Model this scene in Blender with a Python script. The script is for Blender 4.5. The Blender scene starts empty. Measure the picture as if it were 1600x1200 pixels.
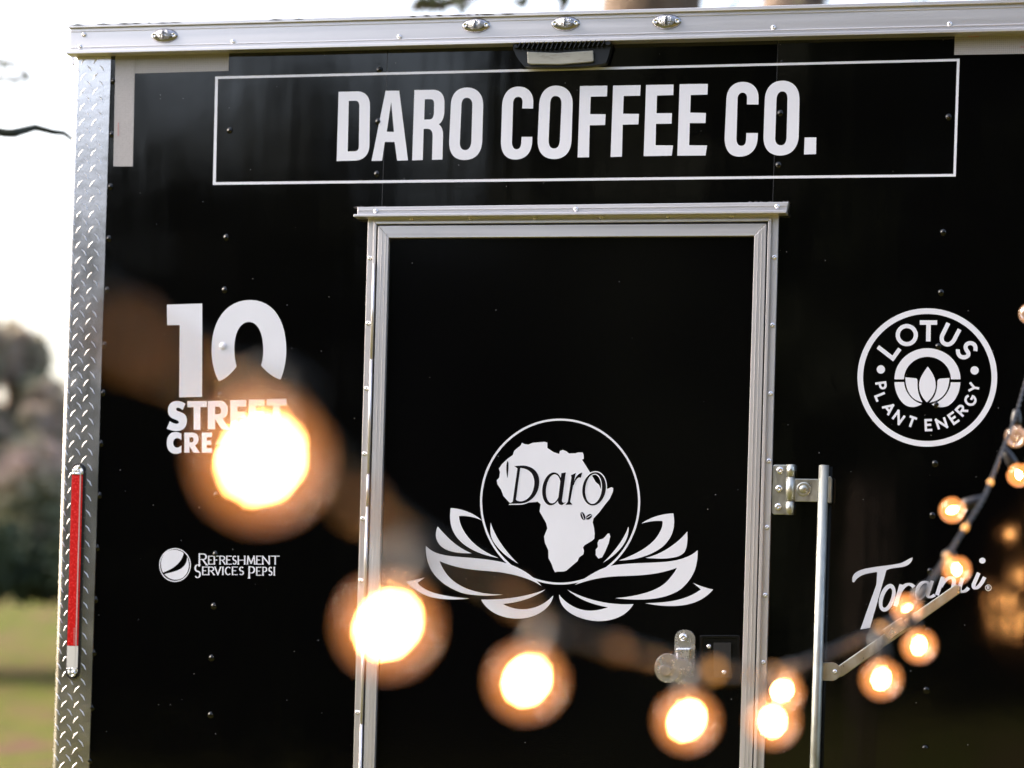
import bpy, bmesh, math, random, re
from mathutils import Vector, Matrix
from mathutils.geometry import tessellate_polygon
random.seed(7)
sc = bpy.context.scene
col = sc.collection

# ------------------------------------------------------------------ camera
F = 85.0/36.0*1600.0            # focal length in photo pixels
YAW, ROLL = math.atan(0.2225), 0.031
DIST, HORIZ, EYE = 5.5, 1000.0, 1.6
fw = Vector((-math.sin(YAW), math.cos(YAW), 0))
r0 = Vector((math.cos(YAW), math.sin(YAW), 0)); up0 = Vector((0, 0, 1))
RT = r0*math.cos(ROLL) + up0*math.sin(ROLL)
UP = up0*math.cos(ROLL) - r0*math.sin(ROLL)
CAM = Vector((DIST*math.sin(YAW), -DIST*math.cos(YAW), EYE))
cd = bpy.data.cameras.new('camera'); cam = bpy.data.objects.new('camera', cd); col.objects.link(cam)
M3 = Matrix((RT, UP, -fw)).transposed()
cam.matrix_world = Matrix.Translation(CAM) @ M3.to_4x4()
cd.lens = 85; cd.sensor_width = 36; cd.sensor_fit = 'HORIZONTAL'
cd.shift_y = (HORIZ-600.0)/1600.0
cd.clip_start = 0.05; cd.clip_end = 2000
cd.dof.use_dof = True; cd.dof.focus_distance = 5.42; cd.dof.aperture_fstop = 1.8
cd.dof.aperture_blades = 9; cd.dof.aperture_rotation = 0.35; cd.dof.aperture_ratio = 1.0
sc.camera = cam

# ------------------------------------------------------------------ world, sun, exposure
SUN_EL, SUN_AZ = math.radians(33), math.radians(-84)
w = bpy.data.worlds.new('World'); sc.world = w; w.use_nodes = True
nt = w.node_tree; nt.nodes.clear()
sky = nt.nodes.new('ShaderNodeTexSky'); sky.sky_type = 'NISHITA'; sky.sun_disc = False
sky.sun_elevation = SUN_EL; sky.sun_rotation = SUN_AZ; sky.air_density = 1.0; sky.dust_density = 8.0; sky.ozone_density = 1.0
hs = nt.nodes.new('ShaderNodeHueSaturation'); hs.inputs['Saturation'].default_value = 0.85
bg = nt.nodes.new('ShaderNodeBackground'); bg.inputs[1].default_value = 0.15
wo = nt.nodes.new('ShaderNodeOutputWorld')
nt.links.new(sky.outputs[0], hs.inputs['Color']); nt.links.new(hs.outputs[0], bg.inputs[0]); nt.links.new(bg.outputs[0], wo.inputs[0])
sd = bpy.data.lights.new('sun', 'SUN'); sd.energy = 0.65; sd.angle = math.radians(25); sd.color = (1, .97, .94)
sun = bpy.data.objects.new('sun', sd); col.objects.link(sun)
sdir = Vector((math.sin(SUN_AZ)*math.cos(SUN_EL), math.cos(SUN_AZ)*math.cos(SUN_EL), math.sin(SUN_EL)))
sun.rotation_euler = (-sdir).to_track_quat('-Z', 'Y').to_euler(); sun.location = (-9, 0, 9)
sc.view_settings.view_transform = 'Standard'; sc.view_settings.look = 'None'
sc.view_settings.exposure = 2.3; sc.view_settings.gamma = 1; sc.view_settings.use_curve_mapping = False
sc.render.engine = 'CYCLES'
cy = sc.cycles
cy.use_denoising = True; cy.max_bounces = 8; cy.transparent_max_bounces = 24; cy.sample_clamp_indirect = 24
cy.caustics_reflective = False; cy.caustics_refractive = False; cy.blur_glossy = 0.3

# ------------------------------------------------------------------ helpers
def ray(px, py):
    return fw + RT*((px-800.0)/F) + UP*((HORIZ-py)/F)
def W(px, py, d=0.0):
    """point where the sight line meets the plane d metres in front of the rear wall"""
    r = ray(px, py); return CAM + r*((-d-CAM.y)/r.y)
def P(px, py, depth):
    return CAM + ray(px, py)*depth

def tag(o, label=None, cat=None, group=None, kind=None):
    if label: o['label'] = label
    if cat: o['category'] = cat
    if group: o['group'] = group
    if kind: o['kind'] = kind
    return o
def empty(name, loc, label, cat, group=None):
    o = bpy.data.objects.new(name, None); col.objects.link(o); o.location = loc
    o.empty_display_size = .1
    return tag(o, label, cat, group)
def mesh_obj(name, verts, faces, mat, parent=None, smooth=False, origin=None):
    me = bpy.data.meshes.new(name)
    org = Vector(origin) if origin is not None else Vector((0, 0, 0))
    me.from_pydata([tuple(Vector(v)-org) for v in verts], [], faces); me.update()
    return link(name, me, mat, parent, smooth, org)
def wpos(o):
    p = Vector((0, 0, 0))
    while o is not None:
        p = p + o.location; o = o.parent
    return p
def link(name, me, mat, parent=None, smooth=False, org=Vector((0, 0, 0))):
    o = bpy.data.objects.new(name, me); col.objects.link(o)
    if mat is not None and not me.materials: me.materials.append(mat)
    if smooth:
        for p in me.polygons: p.use_smooth = True
    if parent is not None:
        o.parent = parent; o.location = org - wpos(parent)
    else:
        o.location = org
    return o
def bevel(o, wd, seg=2):
    m = o.modifiers.new('edge', 'BEVEL'); m.width = wd; m.segments = seg; m.limit_method = 'ANGLE'; m.angle_limit = .6
    return o

class MB:
    def __init__(s): s.v = []; s.f = []
    def add(s, vs, fs):
        k = len(s.v); s.v += [tuple(v) for v in vs]; s.f += [tuple(i+k for i in f) for f in fs]; return s
    def box(s, a, b):
        x0, y0, z0 = a; x1, y1, z1 = b
        vs = [(x0,y0,z0),(x1,y0,z0),(x1,y1,z0),(x0,y1,z0),(x0,y0,z1),(x1,y0,z1),(x1,y1,z1),(x0,y1,z1)]
        return s.add(vs, [(0,3,2,1),(4,5,6,7),(0,1,5,4),(1,2,6,5),(2,3,7,6),(3,0,4,7)])
    def prism(s, pts, d0, d1, holes=()):
        """polygon given in photo pixels, seen on its front plane, running from d0 to d1 in front of the wall"""
        loops = [[W(x, y, d1) for x, y in l] for l in [pts]+list(holes)]
        flat = [p for l in loops for p in l]; n = len(flat)
        tris = tessellate_polygon([[Vector((p.x, p.z, 0)) for p in l] for l in loops])
        fs = []
        for t in tris:
            a, b, c = (flat[i] for i in t)
            if ((b-a).cross(c-a)).y > 0: t = (t[0], t[2], t[1])
            fs.append(tuple(t)); fs.append((t[0]+n, t[2]+n, t[1]+n))
        k = 0
        for li, l in enumerate(loops):
            m = len(l)
            area = sum(l[i].x*l[(i+1) % m].z-l[(i+1) % m].x*l[i].z for i in range(m))
            for i in range(m):
                i0, i1 = k+i, k+(i+1) % m
                q = (i0, i0+n, i1+n, i1)
                if (area < 0) != (li > 0): q = q[::-1]
                fs.append(q)
            k += m
        back = [Vector((p.x, -d0, p.z)) for p in flat]
        return s.add(flat+back, fs)
    def tube(s, pts, r, n=10, caps=True):
        rs = r if isinstance(r, (list, tuple)) else [r]*len(pts)
        pts = [Vector(p) for p in pts]; ring = []; k0 = len(s.v)
        ref = Vector((0.13, .2, 1)).normalized()
        for i, p in enumerate(pts):
            t = (pts[min(i+1, len(pts)-1)]-pts[max(i-1, 0)]).normalized()
            a = t.cross(ref)
            if a.length < .05: a = t.cross(Vector((1, 0, 0)))
            a.normalize(); b = t.cross(a)
            for j in range(n):
                q = 2*math.pi*j/n
                s.v.append(tuple(p+(a*math.cos(q)+b*math.sin(q))*rs[i]))
        for i in range(len(pts)-1):
            for j in range(n):
                s.f.append((k0+i*n+j, k0+i*n+(j+1) % n, k0+(i+1)*n+(j+1) % n, k0+(i+1)*n+j))
        if caps:
            s.f.append(tuple(k0+j for j in range(n))[::-1]); s.f.append(tuple(k0+(len(pts)-1)*n+j for j in range(n)))
        return s
    def lathe(s, prof, origin, axis, n=16):
        """prof: list of (radius, height along axis)"""
        axis = Vector(axis).normalized(); a = axis.orthogonal().normalized(); b = axis.cross(a); o = Vector(origin); k = len(s.v)
        for r, h in prof:
            for j in range(n):
                q = 2*math.pi*j/n; s.v.append(tuple(o+axis*h+(a*math.cos(q)+b*math.sin(q))*max(r, 1e-5)))
        for i in range(len(prof)-1):
            for j in range(n):
                s.f.append((k+i*n+j, k+i*n+(j+1) % n, k+(i+1)*n+(j+1) % n, k+(i+1)*n+j))
        return s
    def build(s, name, mat, parent=None, smooth=False, origin=None):
        return mesh_obj(name, s.v, s.f, mat, parent, smooth, origin)

def mesh_only(mb, name, mat, smooth=False):
    me = bpy.data.meshes.new(name); me.from_pydata(mb.v, [], mb.f); me.update(); me.materials.append(mat)
    if smooth:
        for p in me.polygons: p.use_smooth = True
    return me

# ---- svg-like paths
def path(d, n=12):
    tk = re.findall(r'[MLCZ]|-?\d+\.?\d*', d); out = []; cur = None; i = 0; cmd = None; loops = []
    while i < len(tk):
        if tk[i] in 'MLCZ':
            cmd = tk[i]; i += 1
            if cmd == 'Z':
                loops.append(out); out = []; continue
        if cmd == 'M':
            if out: loops.append(out); out = []
            cur = (float(tk[i]), float(tk[i+1])); out.append(cur); i += 2; cmd = 'L'
        elif cmd == 'L':
            cur = (float(tk[i]), float(tk[i+1])); out.append(cur); i += 2
        elif cmd == 'C':
            a, b, c = [(float(tk[i+2*k]), float(tk[i+2*k+1])) for k in range(3)]; i += 6
            for k in range(1, n+1):
                t = k/n; u = 1-t
                out.append(tuple(u**3*cur[j]+3*u*u*t*a[j]+3*u*t*t*b[j]+t**3*c[j] for j in (0, 1)))
            cur = c
    if out: loops.append(out)
    res = []
    for l in loops:
        if len(l) > 2 and math.dist(l[0], l[-1]) < .3: l = l[:-1]
        res.append(l)
    return res
def ellipse(cx, cy, rx, ry, n=72, a0=0, a1=360, rot=0):
    cr, sr = math.cos(rot), math.sin(rot); o = []
    m = n if abs(a1-a0) >= 359.9 else n+1
    for k in range(m):
        a = math.radians(a0+(a1-a0)*k/n); x, y = rx*math.cos(a), ry*math.sin(a)
        o.append((cx+x*cr-y*sr, cy+x*sr+y*cr))
    return o
class Rib(list): pass
def stroke(pts, w, w2=None, taper=False):
    """outline polygon round an open polyline, w wide (w2: width of flat strokes)"""
    L, R = [], []; n = len(pts)
    for i, p in enumerate(pts):
        a = pts[max(i-1, 0)]; b = pts[min(i+1, n-1)]
        def unit(u, v):
            q = math.hypot(v[0]-u[0], v[1]-u[1]) or 1; return ((v[0]-u[0])/q, (v[1]-u[1])/q)
        if 0 < i < n-1:
            d1, d2 = unit(a, p), unit(p, b)
            tx, ty = d1[0]+d2[0], d1[1]+d2[1]; q = math.hypot(tx, ty) or 1; tx /= q; ty /= q
            c = max(.45, tx*d1[0]+ty*d1[1])
        else:
            tx, ty = unit(a, b); c = 1
        ww = w
        if w2 is not None: ww = w2+(w-w2)*abs(ty)
        if taper: ww *= .15+.85*math.sin(math.pi*min(1, max(0, i/(n-1))))**.6
        h = ww/2/c
        L.append((p[0]-ty*h, p[1]+tx*h)); R.append((p[0]+ty*h, p[1]-tx*h))
    o = Rib(L+R[::-1]); o.n = n; return o

class Decal:
    """flat film cut to shape; every island is [outer, hole, hole...] in photo pixels"""
    step = 0
    def __init__(s, d=0.0008): s.v = []; s.f = []; s.d = d; s.k = 0
    def add(s, loops, sc_=1.0, ox=0, oy=0):
        d = s.d+s.k*0.00004; s.k += 1
        ls = [[W(ox+x/sc_, oy+y/sc_, d) for x, y in l] for l in loops]
        if isinstance(loops[0], Rib):
            n = loops[0].n; b = len(s.v); s.v += ls[0]
            for i in range(n-1):
                q = (b+i, b+i+1, b+2*n-2-i, b+2*n-1-i); a0, b0, c0 = (s.v[j] for j in q[:3])
                s.f.append(q if ((b0-a0).cross(c0-a0)).y < 0 else q[::-1])
            return s
        tris = tessellate_polygon([[Vector((p.x, p.z, 0)) for p in l] for l in ls])
        flat = [p for l in ls for p in l]; b = len(s.v); s.v += flat
        for t in tris:
            a0, b0, c0 = (flat[i] for i in t)
            if ((b0-a0).cross(c0-a0)).y > 0: t = (t[0], t[2], t[1])
            s.f.append(tuple(i+b for i in t))
        return s
    def svg(s, d, sc_=1.0, ox=0, oy=0):
        return s.add(path(d), sc_, ox, oy)
    def build(s, name, mat, parent, label=None):
        o = mesh_obj(name, s.v, s.f, mat, parent, origin=wpos(parent))
        if label: o['label'] = label
        return o

# ------------------------------------------------------------------ materials
def mat(name, base, rough=.5, metal=0.0, spec=.5, coat=0, bump=None, var=None, bow=None):
    m = bpy.data.materials.new(name); m.use_nodes = True; t = m.node_tree; b = t.nodes['Principled BSDF']
    b.inputs['Base Color'].default_value = (*base, 1); b.inputs['Roughness'].default_value = rough
    b.inputs['Metallic'].default_value = metal; b.inputs['Specular IOR Level'].default_value = spec
    b.inputs['Coat Weight'].default_value = coat
    tc = t.nodes.new('ShaderNodeTexCoord')
    if var:      # (scale vec, amount, rough amount)
        scl, amt, ramt = var
        mp = t.nodes.new('ShaderNodeMapping'); mp.inputs['Scale'].default_value = scl
        nz = t.nodes.new('ShaderNodeTexNoise'); nz.inputs['Scale'].default_value = 1; nz.inputs['Detail'].default_value = 5; nz.inputs['Roughness'].default_value = .6
        t.links.new(tc.outputs['Object'], mp.inputs[0]); t.links.new(mp.outputs[0], nz.inputs['Vector'])
        mr = t.nodes.new('ShaderNodeMapRange'); mr.inputs[1].default_value = .3; mr.inputs[2].default_value = .7
        mr.inputs[3].default_value = 1-amt; mr.inputs[4].default_value = 1+amt*.4
        t.links.new(nz.outputs[0], mr.inputs[0])
        mx = t.nodes.new('ShaderNodeVectorMath'); mx.operation = 'SCALE'; mx.inputs[0].default_value = base
        t.links.new(mr.outputs[0], mx.inputs['Scale']); t.links.new(mx.outputs[0], b.inputs['Base Color'])
        m2 = t.nodes.new('ShaderNodeMapRange'); m2.inputs[1].default_value = .3; m2.inputs[2].default_value = .7
        m2.inputs[3].default_value = rough-ramt; m2.inputs[4].default_value = rough+ramt
        t.links.new(nz.outputs[0], m2.inputs[0]); t.links.new(m2.outputs[0], b.inputs['Roughness'])
    if bump:     # list of (scale, strength, distance)
        prev = None
        if bow:
            dt = t.nodes.new('ShaderNodeVectorMath'); dt.operation = 'DOT_PRODUCT'; dt.inputs[1].default_value = bow
            t.links.new(tc.outputs['Object'], dt.inputs[0])
            prev = t.nodes.new('ShaderNodeBump'); prev.inputs['Strength'].default_value = 1; prev.inputs['Distance'].default_value = 1
            t.links.new(dt.outputs['Value'], prev.inputs['Height'])
        for scl, st, ds in bump:
            nz = t.nodes.new('ShaderNodeTexNoise'); nz.inputs['Scale'].default_value = 1 if isinstance(scl, tuple) else scl; nz.inputs['Detail'].default_value = 2
            if isinstance(scl, tuple):
                mp = t.nodes.new('ShaderNodeMapping'); mp.inputs['Scale'].default_value = scl
                t.links.new(tc.outputs['Object'], mp.inputs[0]); t.links.new(mp.outputs[0], nz.inputs['Vector'])
            else: t.links.new(tc.outputs['Object'], nz.inputs['Vector'])
            bp = t.nodes.new('ShaderNodeBump'); bp.inputs['Strength'].default_value = st; bp.inputs['Distance'].default_value = ds
            t.links.new(nz.outputs[0], bp.inputs['Height'])
            if prev: t.links.new(prev.outputs[0], bp.inputs['Normal'])
            prev = bp
        t.links.new(prev.outputs[0], b.inputs['Normal'])
    return m
def specks(m, thr=.80, scale=120, colr=(.22, .22, .23)):
    """dust specks lying on a dark film"""
    t = m.node_tree; b = t.nodes['Principled BSDF']
    tc = t.nodes.new('ShaderNodeTexCoord'); v = t.nodes.new('ShaderNodeTexVoronoi'); v.inputs['Scale'].default_value = scale
    t.links.new(tc.outputs['Object'], v.inputs['Vector'])
    n = t.nodes.new('ShaderNodeTexNoise'); n.inputs['Scale'].default_value = 9; t.links.new(tc.outputs['Object'], n.inputs['Vector'])
    c1 = t.nodes.new('ShaderNodeMath'); c1.operation = 'LESS_THAN'; c1.inputs[1].default_value = .07; t.links.new(v.outputs['Distance'], c1.inputs[0])
    sx = t.nodes.new('ShaderNodeSeparateColor'); t.links.new(v.outputs['Color'], sx.inputs[0])
    c2 = t.nodes.new('ShaderNodeMath'); c2.operation = 'GREATER_THAN'; c2.inputs[1].default_value = thr; t.links.new(sx.outputs[0], c2.inputs[0])
    mu = t.nodes.new('ShaderNodeMath'); mu.operation = 'MULTIPLY'; t.links.new(c1.outputs[0], mu.inputs[0]); t.links.new(c2.outputs[0], mu.inputs[1])
    mx = t.nodes.new('ShaderNodeMix'); mx.data_type = 'RGBA'; t.links.new(mu.outputs[0], mx.inputs['Factor'])
    mx.inputs['A'].default_value = b.inputs['Base Color'].default_value; mx.inputs['B'].default_value = (*colr, 1)
    t.links.new(mx.outputs['Result'], b.inputs['Base Color'])
vb = dict(spec=.5, var=((4, 2, 3), 0, .03), bump=[(2.6, .2, .008), ((9, 3, 1.1), .15, .005), (9, .08, .002), (500, .13, .0002)])
black = mat('black_vinyl', (.0013, .0012, .0014), .055, **vb)
black_bow = mat('black_vinyl_bowed_sheet', (.0013, .0012, .0014), .055, bow=(.028, 0, .029), **vb)
specks(black, .93, 70); specks(black_bow, .93, 70)
door_black = mat('door_vinyl', (.0015, .0014, .0017), .085, spec=.34, bump=[(1.4, .25, .008), (420, .2, .0003)])
specks(door_black, .95, 60)
white = mat('white_vinyl', (.79, .80, .89), .32, spec=.45, bump=[(4, .3, .004), (60, .05, .0005)], var=((7, 7, 5), .045, .04))
alu = mat('aluminium', (.80, .78, .81), .36, .72, var=((1.2, 30, 60), .10, .06), bump=[(900, .05, .0002)])
aluv = mat('aluminium_upright', (.80, .77, .79), .33, .62, var=((70, 30, 1.0), .12, .06))
tread = mat('tread_plate', (.80, .78, .80), .20, .95, var=((14, 14, 9), .06, .05), bump=[(38, .22, .0010)])
zinc = mat('zinc_plate', (.86, .85, .87), .24, .85, var=((60, 60, 60), .12, .08), bump=[(120, .1, .0006)])
tread_top = mat('worn_tread', (.80, .78, .78), .36, .7, var=((20, 20, 9), .25, .08))
rod_m = mat('dull_zinc_rod', (.40, .41, .38), .42, .8, var=((60, 60, 25), .2, .08), bump=[(300, .2, .0003)])
galv = mat('galvanised_steel', (.54, .54, .49), .35, .85, var=((60, 60, 25), .2, .1), bump=[(300, .25, .0004)])
chrome = mat('chrome', (.82, .82, .84), .16, 1.0, var=((50, 50, 50), .1, .05))
screwm = mat('screw_steel', (.85, .84, .87), .25, .85)
seam = mat('seal_black', (.012, .010, .014), .6)
sealant = mat('dirty_sealant', (.10, .09, .10), .7, var=((40, 40, 40), .5, .1))
rubber = mat('black_rubber', (.012, .012, .013), .55, spec=.4)
housing = mat('lamp_housing', (.012, .014, .017), .35, spec=.5)
cream = mat('lamp_lens', (.36, .355, .32), .3, coat=.6, var=((20, 20, 90), .2, .05))
redm = mat('red_reflector', (.68, .010, .010), .25, coat=1, bump=[(260, .6, .0015)], var=((160, 160, 160), .25, .08))
pinkm = mat('reflector_edge', (.72, .45, .44), .25, coat=.5)
whiter = mat('white_reflector', (.72, .70, .66), .3, coat=.5, bump=[(160, .3, .0006)])
tirem = mat('tyre', (.02, .02, .02), .8)
cable_m = mat('cable_rubber', (.016, .015, .018), .42, spec=.4)
print_red = mat('faded_red_print', (.5, .2, .2), .5)

def tape_material():
    m = mat('reflective_tape', (.38, .36, .37), .33, spec=.5); t = m.node_tree; b = t.nodes['Principled BSDF']
    tc = t.nodes.new('ShaderNodeTexCoord'); v = t.nodes.new('ShaderNodeTexVoronoi'); v.feature = 'DISTANCE_TO_EDGE'
    v.inputs['Scale'].default_value = 230; v.inputs['Randomness'].default_value = .12
    t.links.new(tc.outputs['Object'], v.inputs['Vector'])
    r = t.nodes.new('ShaderNodeMapRange'); r.inputs[1].default_value = .05; r.inputs[2].default_value = .25; r.inputs[3].default_value = 1.22; r.inputs[4].default_value = .88
    t.links.new(v.outputs['Distance'], r.inputs[0])
    mx = t.nodes.new('ShaderNodeVectorMath'); mx.operation = 'SCALE'; mx.inputs[0].default_value = (.38, .36, .37)
    t.links.new(r.outputs[0], mx.inputs['Scale']); t.links.new(mx.outputs[0], b.inputs['Base Color'])
    return m
tape_m = tape_material()

def emis(name, c, s, base=(.1, .05, .02)):
    m = bpy.data.materials.new(name); m.use_nodes = True; b = m.node_tree.nodes['Principled BSDF']
    b.inputs['Base Color'].default_value = (*base, 1); b.inputs['Emission Color'].default_value = (*c, 1); b.inputs['Emission Strength'].default_value = s
    return m
fil_m = emis('hot_filament', (1, .42, .115), 82)
amber_m = emis('amber_glint', (1, .36, .06), .06)  # bulb light catching the cable, put in as weak emission
amber_f = emis('amber_glint_bright', (1, .42, .07), .34)
def globe_mat(name, c, s, glass=.16):
    m = bpy.data.materials.new(name); m.use_nodes = True; t = m.node_tree; t.nodes.clear()
    tr = t.nodes.new('ShaderNodeBsdfTransparent'); gl = t.nodes.new('ShaderNodeBsdfGlossy'); gl.inputs['Roughness'].default_value = .03
    em = t.nodes.new('ShaderNodeEmission'); em.inputs[0].default_value = (*c, 1)
    lw = t.nodes.new('ShaderNodeLayerWeight'); lw.inputs[0].default_value = .35
    mp = t.nodes.new('ShaderNodeMapRange'); mp.inputs[3].default_value = 2.3*s; mp.inputs[4].default_value = .05*s
    t.links.new(lw.outputs['Facing'], mp.inputs[0]); t.links.new(mp.outputs[0], em.inputs[1])
    fr = t.nodes.new('ShaderNodeLayerWeight'); fr.inputs[0].default_value = glass
    mx = t.nodes.new('ShaderNodeMixShader'); fa = t.nodes.new('ShaderNodeMath'); fa.operation = 'ADD'; fa.inputs[1].default_value = .025; t.links.new(fr.outputs['Fresnel'], fa.inputs[0]); t.links.new(fa.outputs[0], mx.inputs[0]); t.links.new(tr.outputs[0], mx.inputs[1]); t.links.new(gl.outputs[0], mx.inputs[2])
    ad = t.nodes.new('ShaderNodeAddShader'); t.links.new(mx.outputs[0], ad.inputs[0]); t.links.new(em.outputs[0], ad.inputs[1])
    o = t.nodes.new('ShaderNodeOutputMaterial'); t.links.new(ad.outputs[0], o.inputs[0])
    return m
globe_lit = globe_mat('lit_bulb_glass', (1, .32, .065), .085, .07)
globe_off = globe_mat('clear_bulb_glass', (1, .5, .25), .02, .35)  # unlit glass, with a faint warm glow put in as emission

# ------------------------------------------------------------------ ground
def ground_h(x, y):
    t = max(0, y-8.0); h = .052*t if t < 45 else .052*45+.01*(t-45)
    return h + .007*math.sin(x*.7)*math.sin(y*.5)*(1 if t > 0 else .3)
def make_ground():
    xs = [-300, -150, -80, -50, -35, -25] + [-20+i*1.0 for i in range(41)] + [25, 35, 50, 80, 150, 300]
    ys = [-300, -120, -60, -30] + [-20+i*1.5 for i in range(54)] + [65, 75, 90, 120, 180, 300]
    v = [(x, y, ground_h(x, y)) for y in ys for x in xs]; n = len(xs)
    f = [(j*n+i, j*n+i+1, (j+1)*n+i+1, (j+1)*n+i) for j in range(len(ys)-1) for i in range(n-1)]
    m = mat('grass_ground', (.1, .12, .03), 1.0, spec=.03, bump=[(30, .6, .03)]); t = m.node_tree; b = t.nodes['Principled BSDF']
    tc = t.nodes.new('ShaderNodeTexCoord')
    def nz(s, d=4):
        k = t.nodes.new('ShaderNodeTexNoise'); k.inputs['Scale'].default_value = s; k.inputs['Detail'].default_value = d
        t.links.new(tc.outputs['Object'], k.inputs['Vector']); return k
    r = t.nodes.new('ShaderNodeValToRGB'); e = r.color_ramp.elements
    e[0].position = .38; e[0].color = (.045, .062, .008, 1); e[1].position = .60; e[1].color = (.09, .052, .034, 1)
    k = e.new(.47); k.color = (.078, .084, .014, 1); k = e.new(.55); k.color = (.082, .064, .024, 1)
    t.links.new(nz(1.6, 6).outputs[0], r.inputs[0])
    r2 = t.nodes.new('ShaderNodeMapRange'); r2.inputs[3].default_value = .6; r2.inputs[4].default_value = 1.35
    t.links.new(nz(14).outputs[0], r2.inputs[0])
    mx = t.nodes.new('ShaderNodeVectorMath'); mx.operation = 'SCALE'; t.links.new(r.outputs[0], mx.inputs[0]); t.links.new(r2.outputs[0], mx.inputs['Scale'])
    t.links.new(mx.outputs[0], b.inputs['Base Color'])
    o = mesh_obj('ground', v, f, m, smooth=True); tag(o, kind='structure')
make_ground()

# ------------------------------------------------------------------ trees
def leaf_mat(name, c1, c2, c3, trans=0):
    m = bpy.data.materials.new(name); m.use_nodes = True; t = m.node_tree; b = t.nodes['Principled BSDF']
    g = t.nodes.new('ShaderNodeTexCoord'); n = t.nodes.new('ShaderNodeTexNoise'); n.inputs['Scale'].default_value = 1.1; n.inputs['Detail'].default_value = 3
    t.links.new(g.outputs['Object'], n.inputs['Vector'])
    r = t.nodes.new('ShaderNodeValToRGB'); e = r.color_ramp.elements; e[0].position = .36; e[0].color = (*c1, 1); e[1].position = .64; e[1].color = (*c3, 1)
    k = e.new(.5); k.color = (*c2, 1); t.links.new(n.outputs[0], r.inputs[0]); t.links.new(r.outputs[0], b.inputs['Base Color'])
    b.inputs['Roughness'].default_value = .6; b.inputs['Specular IOR Level'].default_value = .3
    if trans:
        tl = t.nodes.new('ShaderNodeBsdfTranslucent'); t.links.new(r.outputs[0], tl.inputs[0])
        mx = t.nodes.new('ShaderNodeMixShader'); mx.inputs[0].default_value = trans
        t.links.new(b.outputs[0], mx.inputs[1]); t.links.new(tl.outputs[0], mx.inputs[2]); t.links.new(mx.outputs[0], t.nodes['Material Output'].inputs[0])
    return m
bark = mat('bark', (.16, .115, .085), .9, spec=.2, var=((9, 9, 2), .5, .05), bump=[(14, .8, .05)])
dark_bark = mat('dark_branch_bark', (.035, .04, .03), .9, spec=.2)
lf_field = leaf_mat('field_tree_leaves', (.19, .215, .12), (.38, .34, .25), (.58, .43, .38), .5)  # leaf tones lightened to carry the haze of the backlight
lf_dark = leaf_mat('undergrowth_leaves', (.018, .03, .012), (.035, .05, .02), (.07, .07, .04))
lf_oak = leaf_mat('oak_leaves', (.05, .07, .02), (.09, .10, .04), (.22, .13, .05))
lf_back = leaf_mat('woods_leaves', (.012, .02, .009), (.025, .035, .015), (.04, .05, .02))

def leaves(mb, rnd, c, rad, n, size, flat=1.0):
    for _ in range(n):
        while True:
            p = Vector((rnd.uniform(-1, 1), rnd.uniform(-1, 1), rnd.uniform(-1, 1)))
            if .15 < p.length < 1: break
        p = Vector((p.x*rad[0], p.y*rad[1], p.z*rad[2])) + Vector(c)
        a = Vector((rnd.gauss(0, 1), rnd.gauss(0, 1), rnd.gauss(0, 1))).normalized(); b = a.orthogonal().normalized()
        s = size*rnd.uniform(.6, 1.4)
        mb.add([p-a*s, p+b*s*.5, p+a*s, p-b*s*.5], [(0, 1, 2, 3)])
def crown(rnd, blobs, n, size):
    mb = MB(); tot = sum(b[1][0]*b[1][2] for b in blobs)
    for c, rad in blobs:
        k = int(n*rad[0]*rad[2]/tot); sub = max(5, int(7*rad[0]))
        for _ in range(sub):
            q = Vector((rnd.gauss(0, .42), rnd.gauss(0, .42), rnd.gauss(0, .42)))
            cc = Vector(c)+Vector((q.x*rad[0], q.y*rad[1], q.z*rad[2])); rr = rnd.uniform(.3, .55)
            leaves(mb, rnd, cc, (rad[0]*rr, rad[1]*rr, rad[2]*rr), k//sub, size)
    return mb
def limb(mb, rnd, a, b, r_a, r_b, wob=.15, n=7):
    a, b = Vector(a), Vector(b); pts = []; L = (b-a).length
    for i in range(n+1):
        t = i/n; j = Vector((rnd.gauss(0, 1), rnd.gauss(0, 1), rnd.gauss(0, 1)))*wob*L*.12*math.sin(math.pi*t)
        pts.append(a.lerp(b, t)+j)
    mb.tube(pts, [r_a+(r_b-r_a)*i/n for i in range(n+1)], 9)
    return pts
def gz(p): return ground_h(p.x, p.y)

rnd = random.Random(3)
# tree at the field's edge, left of the trailer
def field_tree(px, depth, blobs_px, n, seed, leafm, label, trunk_r=.22):
    rn = random.Random(seed); base = P(px, HORIZ, depth); base.z = gz(base)
    root = empty('field_tree', base, label, 'tree')
    mb = MB(); tops = []
    for (x, y, rx, ry) in blobs_px:
        c = P(x, y, depth+rn.uniform(-1.0, 1.0)); tops.append((c, (rx/F*depth, rx/F*depth, ry/F*depth)))
    cm = tops[len(tops)//2][0]
    limb(mb, rn, base-Vector((0, 0, .2)), base.lerp(cm, .6), trunk_r, trunk_r*.6)
    mb.build('trunk', bark, root, True, base)
    for c, _ in tops:
        m2 = MB(); limb(m2, rn, base.lerp(cm, .5), c, trunk_r*.5, .03, .5); m2.build('limb', bark, root, True, base)
    crown(rn, tops, n, .11).build('crown', leafm, root, False, base)
field_tree(-135, 34, [(-150, 560, 120, 150), (-40, 555, 75, 105), (5, 530, 45, 75), (38, 590, 42, 70), (60, 625, 30, 45), (18, 660, 62, 120), (-60, 780, 120, 150), (35, 760, 55, 90), (-180, 800, 120, 120), (62, 730, 26, 60), (20, 540, 32, 40), (72, 655, 34, 55), (95, 700, 30, 60), (88, 665, 34, 62), (84, 640, 30, 45), (15, 870, 110, 55), (95, 860, 60, 60), (-110, 880, 110, 55)], 42000, 5, lf_field,
           'tall soft green and pinkish brown tree at the far edge of the field')
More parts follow.
